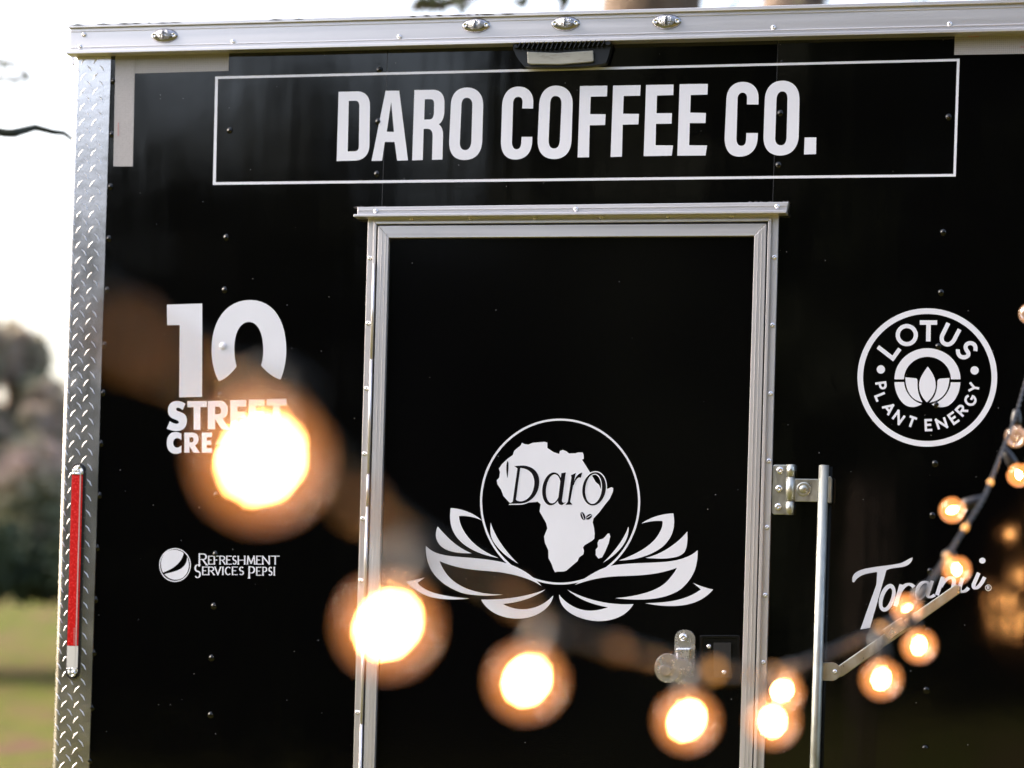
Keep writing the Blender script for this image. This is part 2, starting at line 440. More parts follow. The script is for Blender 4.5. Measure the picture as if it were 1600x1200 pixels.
field_tree(130, 38, [(60, 730, 70, 70), (150, 720, 90, 80), (230, 760, 90, 110), (90, 800, 80, 70)], 15000, 8, lf_field,
           'lower grey green tree behind the trailer corner at the field edge', .18)
# dark undergrowth below the crowns
mb = MB(); rn = random.Random(11)
for i in range(26):
    px = -420+i*34; d = 33+rn.uniform(-1, 1); c = P(px, 885+rn.uniform(-12, 12), d)
    leaves(mb, rn, c, (.55, .5, .55), 420, .09)
mb.build('undergrowth', lf_dark).location = (0, 0, 0)
tag(bpy.data.objects['undergrowth'], 'dark undergrowth along the far edge of the field', 'bushes', kind='stuff')

# oak behind the trailer: trunk shows above the roof, its bare branch hangs to the left of it
rn = random.Random(21)
base = P(1022, HORIZ, 12.5); base.z = gz(base)
oak = empty('oak_tree', base, 'big oak behind the trailer with thick brown trunk above the roof', 'tree')
top = P(1024, -420, 12.6); mb = MB(); limb(mb, rn, base-Vector((0, 0, .2)), top, .36, .24, .12); mb.build('trunk', bark, oak, True, base)
for (x, y, d) in [(700, -250, 12), (300, -160, 11), (1300, -330, 13), (1700, -300, 12), (900, -700, 13), (1250, -800, 12)]:
    mb = MB(); limb(mb, rn, P(1024, -150-abs(x-1000)*.15, 12.6), P(x, y, d), .13, .04, .8); mb.build('limb', bark, oak, True, base)
def px_branch(parent, pts, radii, material, name='branch'):
    mb = MB(); q = []; rr = []
    for i in range(len(pts)-1):
        for k in range(6):
            t = k/6; a, b = P(*pts[i]), P(*pts[i+1]); q.append(a.lerp(b, t)); rr.append(radii[i]+(radii[i+1]-radii[i])*t)
    q.append(P(*pts[-1])); rr.append(radii[-1]); mb.tube(q, rr, 8); return mb.build(name, material, parent, True, base)
px_branch(oak, [(-260, 150, 7.2), (-120, 190, 7.2), (-60, 199, 7.2), (-20, 203, 7.2), (10, 208, 7.2), (22, 208, 7.2), (55, 199, 7.3), (82, 206, 7.3), (100, 208, 7.4), (118, 222, 7.5)],
          [.02, .018, .016, .014, .014, .014, .011, .009, .008, .005], dark_bark)
px_branch(oak, [(-260, 150, 7.2), (-200, -100, 8.0), (100, -260, 9.5), (500, -300, 11.0), (800, -270, 12.2), (1022, -240, 12.6)], [.015, .03, .05, .07, .09, .11], dark_bark)
for tw in ([(-40, 70, 12), (-5, 92, 12), (20, 96, 12), (46, 118, 12)], [(-40, 130, 12), (0, 118, 12), (34, 124, 12)], [(225, 30, 13), (250, 24, 13), (278, 16, 13), (330, -30, 13), (700, -200, 12.5)],
           [(630, 22, 10.5), (655, 12, 10.5), (690, 12, 10.5), (735, 2, 10.5), (800, -30, 11), (1015, -90, 12.5)]):
    px_branch(oak, tw, [.006, .007, .009, .011, .02, .03][:len(tw)], bark)
leaves_far = [(-6, 96), (8, 104), (0, 122), (24, 126), (40, 122)]
px_branch(oak, [(640, 15, 10.5), (668, 10, 10.5), (700, 3, 10.5), (760, -25, 10.8), (860, -80, 11.5), (1015, -120, 12.5)], [.010, .014, .018, .022, .03, .05], bark)
px_branch(oak, [(877, 20, 10.5), (880, 0, 10.5), (886, -40, 10.8), (960, -150, 12.2)], [.014, .015, .016, .05], bark)
mb = MB()
for (x, y, r, n_) in [(655, 8, .05, 8), (690, 2, .06, 10), (722, 4, .05, 7), (812, 4, .03, 6), (880, -2, .04, 8), (1180, -40, .3, 60), (900, -160, .6, 400), (500, -180, .8, 700), (200, -170, .6, 400), (1500, -150, .8, 700)]:
    leaves(mb, rn, P(x, y, 10.5), (r, r, r*.6), n_, .035)
for x, y in leaves_far: leaves(mb, rn, P(x, y, 15), (.05, .05, .025), 9, .03)
mb.build('crown', lf_oak, oak, False, base)
base = P(1262, HORIZ, 15); base.z = gz(base)
oak2 = empty('leaning_tree', base, 'second brown trunk just showing above the roof right of the oak', 'tree')
mb = MB(); limb(mb, rn, base-Vector((0, 0, .2)), P(1235, 40, 15), .3, .24, .05); limb(mb, rn, P(1235, 41, 15), P(1247, 1, 15), .24, .2, .02); limb(mb, rn, P(1247, 2, 15), P(1170, -260, 15), .2, .13); mb.build('trunk', bark, oak2, True, base)
limb_mb = MB(); limb(limb_mb, rn, P(1246, 3, 15), P(1380, -120, 15), .14, .05); limb_mb.build('limb', bark, oak2, True, base)

# woods on the photographer's side, mirrored in the black film
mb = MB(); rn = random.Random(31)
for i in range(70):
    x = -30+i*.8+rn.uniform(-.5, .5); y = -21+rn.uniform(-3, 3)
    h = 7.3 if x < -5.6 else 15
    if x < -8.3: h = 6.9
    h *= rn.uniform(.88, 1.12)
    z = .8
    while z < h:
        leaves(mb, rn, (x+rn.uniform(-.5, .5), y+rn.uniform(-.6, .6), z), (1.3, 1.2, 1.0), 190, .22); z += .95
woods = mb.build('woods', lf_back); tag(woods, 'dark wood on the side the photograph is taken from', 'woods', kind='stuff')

# ------------------------------------------------------------------ trailer
XL = W(98.4, 600).x
XC = W(888, 600).x; XR = 2*XC-XL
ZB, ZT = .48, W(110, 84).z
org = Vector((XC, 0, 0))
tr = empty('food_trailer', org, 'black coffee trailer with white lettering, its rear wall and door facing us', 'trailer')
def part(mb, name, m, parent=tr, smooth=False, bv=None, label=None):
    o = mb.build(name, m, parent, smooth, wpos(parent))
    if bv: bevel(o, bv)
    if label: o['label'] = label
    return o
Y1 = 5.0
mb = MB().box((XL+.015, .05, ZB), (XR-.015, Y1, ZT+.03)); part(mb, 'body_shell', black)
for s, xx in ((-1, XL), (1, XR)):
    mb = MB().box((xx-.012 if s < 0 else xx-.03, .02, ZT-.02), (xx+.03 if s < 0 else xx+.012, Y1, ZT+.071)); part(mb, 'side_roof_rail', alu)

# rear wall: three sheets meeting at two seams, door opening left free
def lx(tbl, y):      # interpolate x on a nearly vertical line given two points
    (xa, ya), (xb, yb) = tbl; return xa+(xb-xa)*(y-ya)/(yb-ya)
BOT = 1700
JL = ((575, 345), (551.7, 1200)); JR = ((1216.7, 340), (1193.6, 1200))
SL = ((605.7, 80), (596.7, 320)); SR = ((1215.7, 60), (1208.2, 290))
EL = ((113, 85), (81.4, 1200)); ZTOP = 55
def quad(mb, pts, d0, d1): mb.prism(pts, d0, d1)
mb = MB(); quad(mb, [(lx(EL, ZTOP)+8, ZTOP), (lx(SL, ZTOP)-.5, ZTOP), (lx(SL, 345)-.5, 345), (lx(SL, 345)-.5, 346), (lx(JL, 346)+6, 347), (lx(JL, BOT)+6, BOT), (lx(EL, BOT)+8, BOT)], -.02, 0); part(mb, 'wall_sheet', black)
mb = MB(); quad(mb, [(lx(SL, ZTOP)+.5, ZTOP), (lx(SR, ZTOP)-.5, ZTOP-18), (lx(SR, 338)-.5, 338), (lx(SL, 345)+.5, 345)], -.02, 0); part(mb, 'wall_sheet', black)
mb = MB(); quad(mb, [(lx(SR, 37)+.5, 37), (1900, 25), (1900, BOT+60), (lx(JR, BOT)-6, BOT+20), (lx(JR, 346)-6, 347), (lx(SR, 338)+.5, 338)], -.02, 0)
# clip to trailer width
for i, v in enumerate(mb.v):
    if v[0] > XR-.01: mb.v[i] = (XR-.01, v[1], v[2])
part(mb, 'wall_sheet', black_bow)
mb = MB().box((XL+.02, .021, ZB), (XR-.02, .049, ZT+.02)); part(mb, 'backing_board', seam)
# overlap edge of the film along the two seams
seam_m = mat('seam_film_edge', (.05, .05, .055), .3)
for S, y0, y1 in ((SL, 82, 322), (SR, 55, 316)):
    mb = MB(); mb.prism([(lx(S, y0)-.35, y0), (lx(S, y0)+.35, y0), (lx(S, y1)+.35, y1), (lx(S, y1)-.35, y1)], -.001, .0004)
    part(mb, 'seam_edge', seam_m)

# top trim: an extruded rail with lips
TB = ((107, 82.5), (1600, 46.2)); TT = ((107, 38.5), (1600, 0.5))
def ty(tbl, x): (xa, ya), (xb, yb) = tbl; return ya+(yb-ya)*(x-xa)/(xb-xa)
zb, zt = W(*TB[0], .03).z, W(*TT[0], .03).z
xa = W(108, 60, .03).x; xb = 2*XC-xa
def rail_box(z0, z1, d0, d1, x0=xa, x1=xb): return ((x0, -d1, z0), (x1, -d0, z1))
mb = MB().box((XL-.005, -.004, zt-.014), (XR+.005, Y1+.01, zt-.004)); part(mb, 'roof', alu)
mb = MB(); mb.box(*rail_box(zb+.004, zt-.008, 0, .026)); mb.box(*rail_box(zb-.003, zb+.004, 0, .034, xa-.006, xb+.006)); mb.box(*rail_box(zt-.008, zt, 0, .032, xa-.003, xb+.003))
mb.box(*rail_box(zb+.012, zb+.0145, .026, .0275)); mb.box(*rail_box(zt-.017, zt-.014, .026, .0275))
rail = part(mb, 'roof_rail', alu, bv=.0008)
# torn sealant along the rail's upper edge
rn = random.Random(5); mb = MB()
for x0, x1 in ((112, 300), (640, 790), (420, 470)):
    x = x0; mb = MB()
    while x < x1:
        L = rn.uniform(6, 26); y = ty(TT, x)
        p = [(x, y+.3), (x+L*.5, y-rn.uniform(.3, 1.4)), (x+L, y+.1), (x+L*.5, y+rn.uniform(.6, 1.3))]
        mb = MB(); mb.prism(p, .028, .0335); part(mb, 'torn_sealant', sealant); x += L*rn.uniform(.8, 2.2)

# ---- diamond tread corner posts
UPX = (W(173, 85, .003).x-W(113, 85, .003).x)
def corner(side):
    x_edge = XL if side < 0 else XR; s = -side
    Rr = .016; flat = .0; wfront = UPX; n = 8
    mb = MB(); d = .003; bars = MB()
    def sect(u):     # u from inner edge (0) outward; returns (x, y, nx, ny)
        lf = wfront-Rr
        if u <= lf: return (x_edge+s*(wfront-u), -d, 0, -1)
        a = (u-lf)/Rr
        if a <= math.pi/2: return (x_edge+s*(Rr-Rr*math.sin(a)), -d+Rr-Rr*math.cos(a), -s*math.sin(a), -math.cos(a))
        v = u-lf-Rr*math.pi/2; return (x_edge, -d+Rr+v, -s, 0)
    umax = wfront-Rr+Rr*math.pi/2+.07
    us = [0, .01]+[wfront-Rr+Rr*math.pi/2*i/8 for i in range(9)]+[umax]
    zt_, zb_ = zb-.004, ZB
    lean = 0
    k = 0
    prof = [sect(u) for u in us]
    vs = [(p[0], p[1], z) for z in (zt_, zb_) for p in prof]; m = len(prof)
    mb.add(vs, [((i, i+1, m+i+1, m+i) if side > 0 else (i, m+i, m+i+1, i+1)) for i in range(m-1)])
    vs = [(p[0]-p[2]*.003, p[1]-p[3]*.003, z) for z in (zt_, zb_) for p in prof]
    mb.add(vs, [((i, m+i, m+i+1, i+1) if side > 0 else (i, i+1, m+i+1, m+i)) for i in range(m-1)])
    mb.add([(prof[0][0], -d, zt_), (prof[0][0], 0, zt_), (prof[0][0], 0, zb_), (prof[0][0], -d, zb_)], [(0, 1, 2, 3), (3, 2, 1, 0)][:1])
    # raised bars
    pz = 24.1*DIST/F*1.035; pu = 20.4*DIST/F*1.06; hl = .0112; hw = .0015; hh = .0012
    def bar(u, z, dr):
        pts = []
        ang = math.radians(52)
        du, dz = math.cos(ang)*hl*-1*dr, math.sin(ang)*hl
        bend = .0012
        c = [(u-du, z-dz), (u+bend*dr*s, z+bend), (u+du, z+dz)]
        nx, nz_ = dz/hl*hw, -du/hl*hw
        outline = [c[0], (c[1][0]-nx, c[1][1]-nz_), c[2], (c[1][0]+nx, c[1][1]+nz_)]
        V = []
        for (uu, zz) in outline:
            if uu < .001 or uu > umax-.001 or zz > zt_-.001: return
            q = sect(uu); V.append((q[0], q[1], zz))
        a = sect(u-du*.55); b = sect(u+du*.55); cc = sect(u+bend*dr*s)
        V.append((a[0]+a[2]*hh, a[1]+a[3]*hh, z-dz*.55)); V.append((cc[0]+cc[2]*hh, cc[1]+cc[3]*hh, z+bend)); V.append((b[0]+b[2]*hh, b[1]+b[3]*hh, z+dz*.55))
        fs = [(0, 1, 4), (1, 5, 4), (1, 2, 6), (1, 6, 5), (2, 3, 6), (3, 5, 6), (3, 0, 4), (3, 4, 5)]
        v0 = Vector(V[1])-Vector(V[0]); v1 = Vector(V[4])-Vector(V[0]); nrm = v0.cross(v1)
        if nrm.dot(Vector((a[2], a[3], 0))) < 0: fs = [f[::-1] for f in fs]
        bars.add(V, fs)
    j = 0; z = zt_-.010
    while z > zb_+.02:
        for i in range(-1, 9):
            bar(.006+i*pu, z, 1); bar(.006+(i+.5)*pu, z-pz*.5, -1)
        z -= pz; j += 1
    o = part(mb, 'tread_plate_corner', tread)
    bo = part(bars, 'raised_tread', tread_top, o); bo['kind'] = 'stuff'; return o
corner(-1); corner(1)

# ---- shared fasteners
def dome_mesh(name, r, h, m, socket=True):
    mb = MB(); prof = ([] if socket else [(r*1.7, .0001), (r*1.35, .0003), (r*1.12, .0008)])+[(r*1.0, 0 if socket else h*.45), (r*.98, h*(.25 if socket else .55)), (r*.82, h*.68), (r*.5, h*.95)]
    prof += [(r*.30, h), (r*.26, h*.45), (0, h*.45)] if socket else [(r*.2, h*1.0), (0, h*1.02)]
    mb.lathe(prof, (0, 0, 0), (0, -1, 0), 14); mb.f = [f[::1] for f in mb.f]
    return mesh_only(mb, name, m, True)
riv_b = dome_mesh('rivet', .0048, .0032, black, False); riv_w = dome_mesh('rivet', .0070, .0026, white, False)
riv_seal = dome_mesh('rivet', .0062, .0042, rubber, False)
scr_s = dome_mesh('screw', .0056, .0035, screwm); scr_b = dome_mesh('screw', .0088, .0045, screwm)
def put(me, px, py, d, parent=tr, name=None, lab=None):
    p = W(px, py, d); o = bpy.data.objects.new(name or me.name.split('.')[0], me); col.objects.link(o); o.parent = parent
    o.location = p-wpos(parent); o.rotation_euler = (0, random.uniform(0, 6.28), 0)
    if lab: o['label'] = lab
    return o
for x, y in [(177.5, 127), (174.5, 210), (172.5, 292), (170, 373), (167.5, 453), (163.5, 539), (161, 614), (157.5, 693), (155, 774), (151.5, 856), (149, 937), (146, 1020), (143, 1106), (139.5, 1189)]:
    put(riv_b, x, y, .0, name='rivet')
for x, y in [(359, 204), (353.5, 371), (351, 453), (345, 617), (341, 693), (338, 773), (336.5, 866), (334, 947), (330.5, 1028), (329, 1117),
             (593, 109), (591, 190), (589, 272), (1219.5, 177), (1216.5, 258),
             (1482.5, 183), (1474, 363), (1470.5, 457), (1466.5, 541), (1463, 632), (1461, 724), (1457, 805), (1453.5, 892), (1450, 985), (1447.5, 1078), (1445.5, 1169)]:
    put(riv_b, x, y, .0, name='rivet')
for x, y in ((361, 121), (357, 286.5), (1222, 96.5), (1484, 94), (1478, 273)): put(riv_b, x, y, -.0027, name='rivet')
put(riv_w, 348.5, 541, .001, name='rivet', lab='white rivet head under the film of the figure zero')
for x, y in [(131, 54), (125, 73), (364, 65), (624, 57.5), (1208.5, 43), (1484, 37.5)]:
    put(scr_s, x, y, .0265)

# ---- marker lamps on the rail
glassy = mat('marker_lens', (.42, .43, .47), .15, .7, coat=.6, bump=[(240, 1, .006)])
lampbody = mat('marker_lamp_body', (.36, .36, .39), .2, .9, bump=[(150, .5, .003)])
slot = mat('marker_slot', (.03, .03, .035), .3)
for x, y in [(257.5, 56), (744, 40), (884, 37), (1042, 34)]:
    c = W(x, y, .026)
    def lens(mb, cx, cz, y0, a, b, h, n=26, rings=5):
        k = len(mb.v)
        for i in range(rings+1):
            t = i/rings; r = math.cos(t*math.pi/2)**.7 if i < rings else .02
            for j in range(n):
                q = 2*math.pi*j/n; ex = math.cos(q); ez = math.sin(q)
                pw = abs(ez)**1.08*(1 if ez > 0 else -1)
                mb.v.append((cx+a*r*ex, y0-h*math.sin(t*math.pi/2), cz+b*r*pw))
        for i in range(rings):
            for j in range(n): mb.f.append((k+i*n+j, k+(i+1)*n+j, k+(i+1)*n+(j+1) % n, k+i*n+(j+1) % n))
    lamp = MB(); lens(lamp, c.x, c.z, c.y, .033, .017, .007)
    lo = part(lamp, 'marker_lamp', lampbody, smooth=True)
    l2 = MB(); lens(l2, c.x, c.z+.001, c.y-.0045, .020, .0115, .0085); part(l2, 'marker_lens', glassy, lo, True)
    l3 = MB().box((c.x-.0011, c.y-.0142, c.z-.009), (c.x+.0011, c.y-.006, c.z+.009)); part(l3, 'lens_slot', slot, lo)
    for s in (-1, 1):
        l4 = MB(); l4.lathe([(.0052, 0), (.0050, .003), (.0036, .0034), (.0034, .0016), (0, .0016)], (c.x+s*.0245, c.y-.0045, c.z), (0, -1, 0), 12); part(l4, 'screw', chrome, lo, True)

# ---- load lamp under the rail
lz = (790, 50); ls = 8.889
def Z(pts, o_, s_): return [(o_[0]+x/s_, o_[1]+y/s_) for x, y in pts]
body = path('M100 185 L160 150 L1400 118 L1465 130 C1468 200 1445 300 1395 425 C1300 462 1100 480 800 485 C500 490 330 490 250 465 C180 400 105 280 100 185 Z')[0]
mb = MB().prism(Z(body, lz, ls), 0, .022); ll = part(mb, 'load_lamp', housing, bv=.002)
for i in range(19):
    x0 = 165+i*65; top_ = 150-i*1.6; bt = 240-abs(i-6)*4.2
    mb = MB().prism(Z([(x0+40, top_-12), (x0+52, top_-12), (x0+6, bt), (x0-8, bt)], lz, ls), .021, .034); part(mb, 'cooling_fin', housing, ll)
mb = MB().prism(Z([(110, 175), (160, 165), (160, 215), (115, 215)], lz, ls), .021, .030); part(mb, 'end_boss', housing, ll)
mb = MB().prism(Z(ellipse(1420, 150, 38, 32, 20), lz, ls), .021, .032); part(mb, 'end_boss', housing, ll, bv=.0015)
lens_px = [(298, 272), (700, 290), (1215, 256), (1222, 400), (1180, 415), (760, 450), (340, 446), (305, 430)]
mb = MB().prism(Z(lens_px, lz, ls), .0215, .029); part(mb, 'lamp_lens', cream, ll, bv=.0015)

# ---- reflective tape
def tape(pts, print_=None, d=.0009):
    mb = MB().prism(pts, 0, d); return part(mb, 'reflective_tape', tape_m)
tape([(180.5, 84), (211, 83.3), (207.5, 260), (177, 260)], d=.0014)
tape([(205.0, 83.4), (358, 79.3), (357, 110.7), (204.3, 115)])
mb = MB().prism([(1492, 50.3), (1780, 45), (1778, 81), (1491, 85.7)], 0, .0009); part(mb, 'reflective_tape', tape_m)
d_ = Decal(.0011)
for x, y in [(1513, 57.5), (1516.5, 57.5), (1520, 57.3), (1523.5, 57.3), (1527, 57.2), (1595, 73.5), (1598.5, 73.5)]:
    d_.add([[(x, y-1), (x+2.2, y-1), (x+2.2, y+.8), (x, y+.8)]])
d_.d = .0016
for y in range(192, 212, 3): d_.add([[(184, y), (186, y), (185.8, y+1.6), (183.8, y+1.6)]])
d_.build('faint_red_print', print_red, tr)

# ---- red and white reflector on the corner post
rx = ((112.3, 727), (103.3, 1058)); rw = 17.8
def rxx(y): return lx(rx, y)
def capsule(y0, y1, in_=0):
    x0, x1 = rxx(y0)+in_, rxx(y0)+rw-in_; b0, b1 = rxx(y1)+in_, rxx(y1)+rw-in_
    top_ = [(x0, y0+8), (x0+1.5, y0+3), (x0+5, y0+in_), (x1-5, y0+in_), (x1-1.5, y0+3), (x1, y0+8)]
    bt = [(b1, y1-9), (b1-1.5, y1-4), (b1-6, y1-in_), (b0+6, y1-in_), (b0+1.5, y1-4), (b0, y1-9)]
    return top_+bt
mb = MB().prism(capsule(725.5, 1059.5, -1.2), .0, .010); refl = part(mb, 'corner_reflector', rubber, bv=.001)
def strip(y0, y1, a, b, d1, name, m):
    mb = MB().prism([(rxx(y0)+a, y0), (rxx(y0)+b, y0), (rxx(y1)+b, y1), (rxx(y1)+a, y1)], .0095, d1); part(mb, name, m, refl, bv=.0004)
strip(742, 1009, .4, 12.6, .0125, 'red_lens', redm)
strip(742, 1009, 13.0, 14.6, .0130, 'lens_rib', pinkm); strip(742, 1009, 15.0, 17.3, .0122, 'lens_edge', redm)
strip(1009.4, 1043.5, .4, 13.2, .0125, 'white_lens', whiter); strip(1009.4, 1043.5, 13.6, 17.2, .0122, 'lens_edge', whiter)
foil = mat('crumpled_foil', (.75, .76, .8), .18, 1, bump=[(160, 1, .004)])
for y0, y1, flip in ((727.5, 741.5, 0), (1044, 1057.5, 1)):
    x0, x1 = rxx(y0)+.6, rxx(y0)+17
    pts = [(x0, y1), (x0, y0+6), (x0+5, y0), (x1-5, y0), (x1, y0+6), (x1, y1)] if not flip else [(x0, y0), (x1, y0), (x1, y1-7), (x1-5, y1), (x0+5, y1), (x0, y1-7)]
    mb = MB().prism(pts, .0095, .014); part(mb, 'end_cap', foil, refl, bv=.0015)
d_ = Decal(.0131)
for i in range(9): d_.add([[(rxx(980)+9.5, 981+i*3), (rxx(980)+11.3, 981+i*3), (rxx(980)+11.3, 982.6+i*3), (rxx(980)+9.5, 982.6+i*3)]])
d_.build('small_print', print_red, refl)

# ------------------------------------------------------------------ door, frame, header
def member(pts, d0, d1, name, m, parent, bv=.0008): return part(MB().prism(pts, d0, d1), name, m, parent, bv=bv)
B = BOT-30
dj = empty('door_frame', W(884, BOT, 0), None, None); dj.parent = tr; dj.location = W(884, BOT, 0)-org
Lj = lambda x, y: x+(551.7-575)/855*(y-345)      # left uprights
Rj = lambda x, y: x+(1193.6-1216.7)/860*(y-340)  # right uprights
member([(575, 341), (584, 341), (Lj(583, B)+.6, B), (Lj(575, B), B)], 0, .010, 'frame_flange', aluv, dj)
member([(583.7, 346), (588.3, 351), (Lj(587.5, B), B), (Lj(583.7, B), B)], 0, .017, 'frame_bead', aluv, dj)
member([(1205.3, 334), (1216.7, 334), (Rj(1216.7, B), B), (Rj(1205.3, B), B)], 0, .010, 'frame_flange', aluv, dj)
member([(1200.2, 346), (1205.0, 341), (Rj(1205.0, B), B), (Rj(1200.2, B), B)], 0, .017, 'frame_bead', aluv, dj)
member([(584.4, 340), (1205, 333.4), (1205, 341), (584.4, 346)], 0, .010, 'frame_flange', alu, dj)
member([(584.2, 346), (1205, 341), (1200.2, 345.6), (588.3, 350.2)], 0, .017, 'frame_bead', alu, dj)
part(MB().prism([(580, 345), (1210, 340), (Rj(1210, B), B), (Lj(580, B), B)], -.018, .001), 'rubber_gap', seam, dj)
for y in (403, 505, 607, 709, 810.5, 907, 1012, 1113, 1215): put(scr_s, Lj(579.8, y), y, .010, dj, 'screw')
for y in (402, 508, 615, 720, 824, 930, 1035, 1140): put(scr_s, Rj(1211.2, y), y, .010, dj, 'screw')
for x in (643, 735, 836, 940, 1043, 1143): put(scr_s, x, 343-(x-584)*.0095, .010, dj, 'screw')
# header
hd = member([(558.5, 323.5), (1232, 315.5), (1229.5, 329), (558, 335)], 0, .020, 'drip_header', alu, tr)
part(MB().prism([(552.5, 334.6), (1229, 328.4), (1228.5, 332.6), (552, 338.5)], 0, .034), 'drip_lip', alu, hd, bv=.0007)
part(MB().prism([(560, 327.5), (1229, 320), (1229, 322), (560, 329.5)], .0195, .0215), 'header_ridge', alu, hd, bv=.0004)
for x, y in ((587, 331-1), (900, 327.5-.5), (1214.5, 322.6)): put(scr_s, x, y, .0205, hd, 'screw')
mb = MB(); rn = random.Random(9)
for x0, x1 in ((552, 600), (1150, 1232)):
    x = x0
    while x < x1:
        L = rn.uniform(5, 16); y = 323.5-(x-558)*.0118
        mb = MB(); mb.prism([(x, y+.6), (x+L*.5, y-rn.uniform(.5, 2.5)), (x+L, y+.2), (x+L*.5, y+1.2)], 0, .019); part(mb, 'torn_sealant', sealant, hd); x += L*.8

# door leaf with mitred frame
dr = empty('door', W(884, BOT, 0), None, None); dr.parent = tr; dr.location = W(884, BOT, 0)-org
OL = lambda y: 591.0+(567.5-591)/848*(y-352); IL = lambda y: 607.5+(584.8-607.5)/828*(y-372)
OR = lambda y: 1197.5+(1175-1197.5)/850*(y-350); IR = lambda y: 1178.5+(1155-1178.5)/832*(y-368)
g = .18
part(MB().prism([(IL(372)-2, 369), (IR(368)+2, 366), (IR(B)+2, B-10), (IL(B)-2, B-10)], 0, .006), 'door_panel', door_black, dr)
member([(OL(353), 353.3), (IL(372)-g, 371.8), (IL(B), B), (OL(B), B)], .001, .018, 'door_stile', aluv, dr)
member([(OR(349), 349.8), (IR(368)+g, 368.8), (IR(B), B), (OR(B), B)], .001, .018, 'door_stile', aluv, dr)
member([(OL(353)+g*2, 353), (OR(349)-g*2, 349.3), (IR(368)+g, 368.3), (IL(372), 371.5)], .001, .0182, 'door_rail', alu, dr)
# fine ridges on the stiles
for f0, fn in ((5.5, OL), (11.5, OL)):
    member([(fn(360)+f0, 362), (fn(360)+f0+1.2, 363), (fn(B)+f0+1.2, B), (fn(B)+f0, B)], .0175, .0187, 'stile_ridge', aluv, dr, .0003)
for f0 in (-13, -7):
    member([(OR(360)+f0, 364), (OR(360)+f0+1.2, 363), (OR(B)+f0+1.2, B), (OR(B)+f0, B)], .0175, .0187, 'stile_ridge', aluv, dr, .0003)
member([(IL(374)+.4, 374), (IL(374)+6, 374), (IL(384), 382), (IL(384)+.4, 382)], .006, .009, 'corner_seal', rubber, dr)
# hinge knuckles at the left
for y0, y1 in ((412, 560), (562, 740), (741.5, 790.5), (792, 960), (962, 1130), (1132, 1300)):
    mb = MB().tube([W(Lj(586.2, y0), y0, .0185), W(Lj(586.2, y1), y1, .0185)], .0034, 12); part(mb, 'hinge_knuckle', aluv, dj, True)

# ---- latch
q0 = (980, 940); qs = 4.444
pl = path('M330 262 C332 218 362 195 400 195 C438 195 470 220 472 265 L466 520 C464 560 440 578 400 578 C360 578 326 565 322 520 Z')[0]
latch = member(Z(pl, q0, qs), .006, .012, 'hasp_plate', zinc, dr, .0012)
member(Z([(338, 322), (442, 322), (425, 420), (345, 420)], q0, qs), .011, .024, 'hasp_fold', zinc, latch, .003)
member(Z(ellipse(280, 462, 90, 102, 36), q0, qs), .012, .036, 'lock_disc', zinc, latch, .004)
member(Z(ellipse(262, 478, 42, 36, 24), q0, qs), .035, .043, 'key_boss', zinc, latch, .0025)
member(Z(path('M300 430 C300 400 340 385 385 405 L445 415 L445 470 L380 480 C330 490 300 470 300 430 Z')[0], q0, qs), .034, .041, 'lock_swivel', zinc, latch, .003)
put(scr_b, *Z([(388, 248)], q0, qs)[0], .012, latch, 'screw'); put(scr_s, *Z([(390, 552)], q0, qs)[0], .012, latch, 'screw')
bx = lambda a, b, c, d, r: path(f'M{a+r} {b} L{c-r} {b} C{c} {b} {c} {b} {c} {b+r} L{c} {d-r} C{c} {d} {c} {d} {c-r} {d} L{a+r} {d} C{a} {d} {a} {d} {a} {d-r} L{a} {b+r} C{a} {b} {a} {b} {a+r} {b} Z', 5)[0]
glossb = mat('black_lacquer', (.006, .006, .007), .12, spec=.7)
slam = part(MB().prism(Z(bx(503, 234, 780, 582, 38), q0, qs), .006, .017, [Z(bx(518, 250, 765, 566, 30), q0, qs)]), 'slam_latch', glossb, dr, bv=.002)
part(MB().prism(Z(bx(516, 248, 767, 568, 30), q0, qs), .0061, .013), 'latch_tray', glossb, slam, bv=.002)
member(Z(bx(600, 285, 720, 528, 14), q0, qs), .012, .018, 'pull_paddle', rubber, slam, .002)
put(scr_s, *Z([(568, 312)], q0, qs)[0], .013, slam, 'screw'); put(scr_s, *Z([(673, 492)], q0, qs)[0], .018, slam, 'screw')

# ---- cam bar lock to the right of the door
cb = empty('cam_bar_lock', W(1290, BOT, .0), None, None); cb.parent = tr; cb.location = W(1290, BOT, 0)-org
br = member([(1207.5, 728), (1210, 726), (1231, 726), (1229, 804), (1209, 804), (1205.5, 801)], 0, .006, 'bracket_plate', galv, cb, .0015)
for y, x in ((735, 1218.8), (763.7, 1217.2), (792, 1216)): put(scr_b, x, y, .006, cb, 'screw')
part(MB().tube([W(1236, 726, .016), W(1235.4, 745, .016)], .0095, 18), 'hinge_barrel', galv, cb, True)
part(MB().tube([W(1235.2, 746, .016), W(1234.6, 782.5, .016)], .0100, 18), 'hinge_barrel', galv, cb, True)
part(MB().tube([W(1234.5, 783.5, .016), W(1233.8, 804.5, .016)], .0095, 18), 'hinge_barrel', galv, cb, True)
arm = member([(1241.5, 748), (1279, 748.5), (1277, 784), (1241, 783.5)], .014, .019, 'bracket_arm', galv, cb, .0012)
c = W(1255.5, 764.5, .019)
mb = MB(); mb.lathe([(.0160, 0), (.0145, .0022), (.0105, .0008), (.0085, .0006), (.0082, .004), (.0070, .0052), (0, .0055)], c, (0, -1, 0), 24); part(mb, 'pressed_boss', galv, arm, True)
bar_x = lambda y: 1287.5+(1273-1287.5)/472*(y-728)
part(MB().tube([W(bar_x(727), 727, .034), W(bar_x(1150), 1150, .034), W(bar_x(1650), 1650, .034)], .0112, 24), 'lock_rod', rod_m, cb, True)
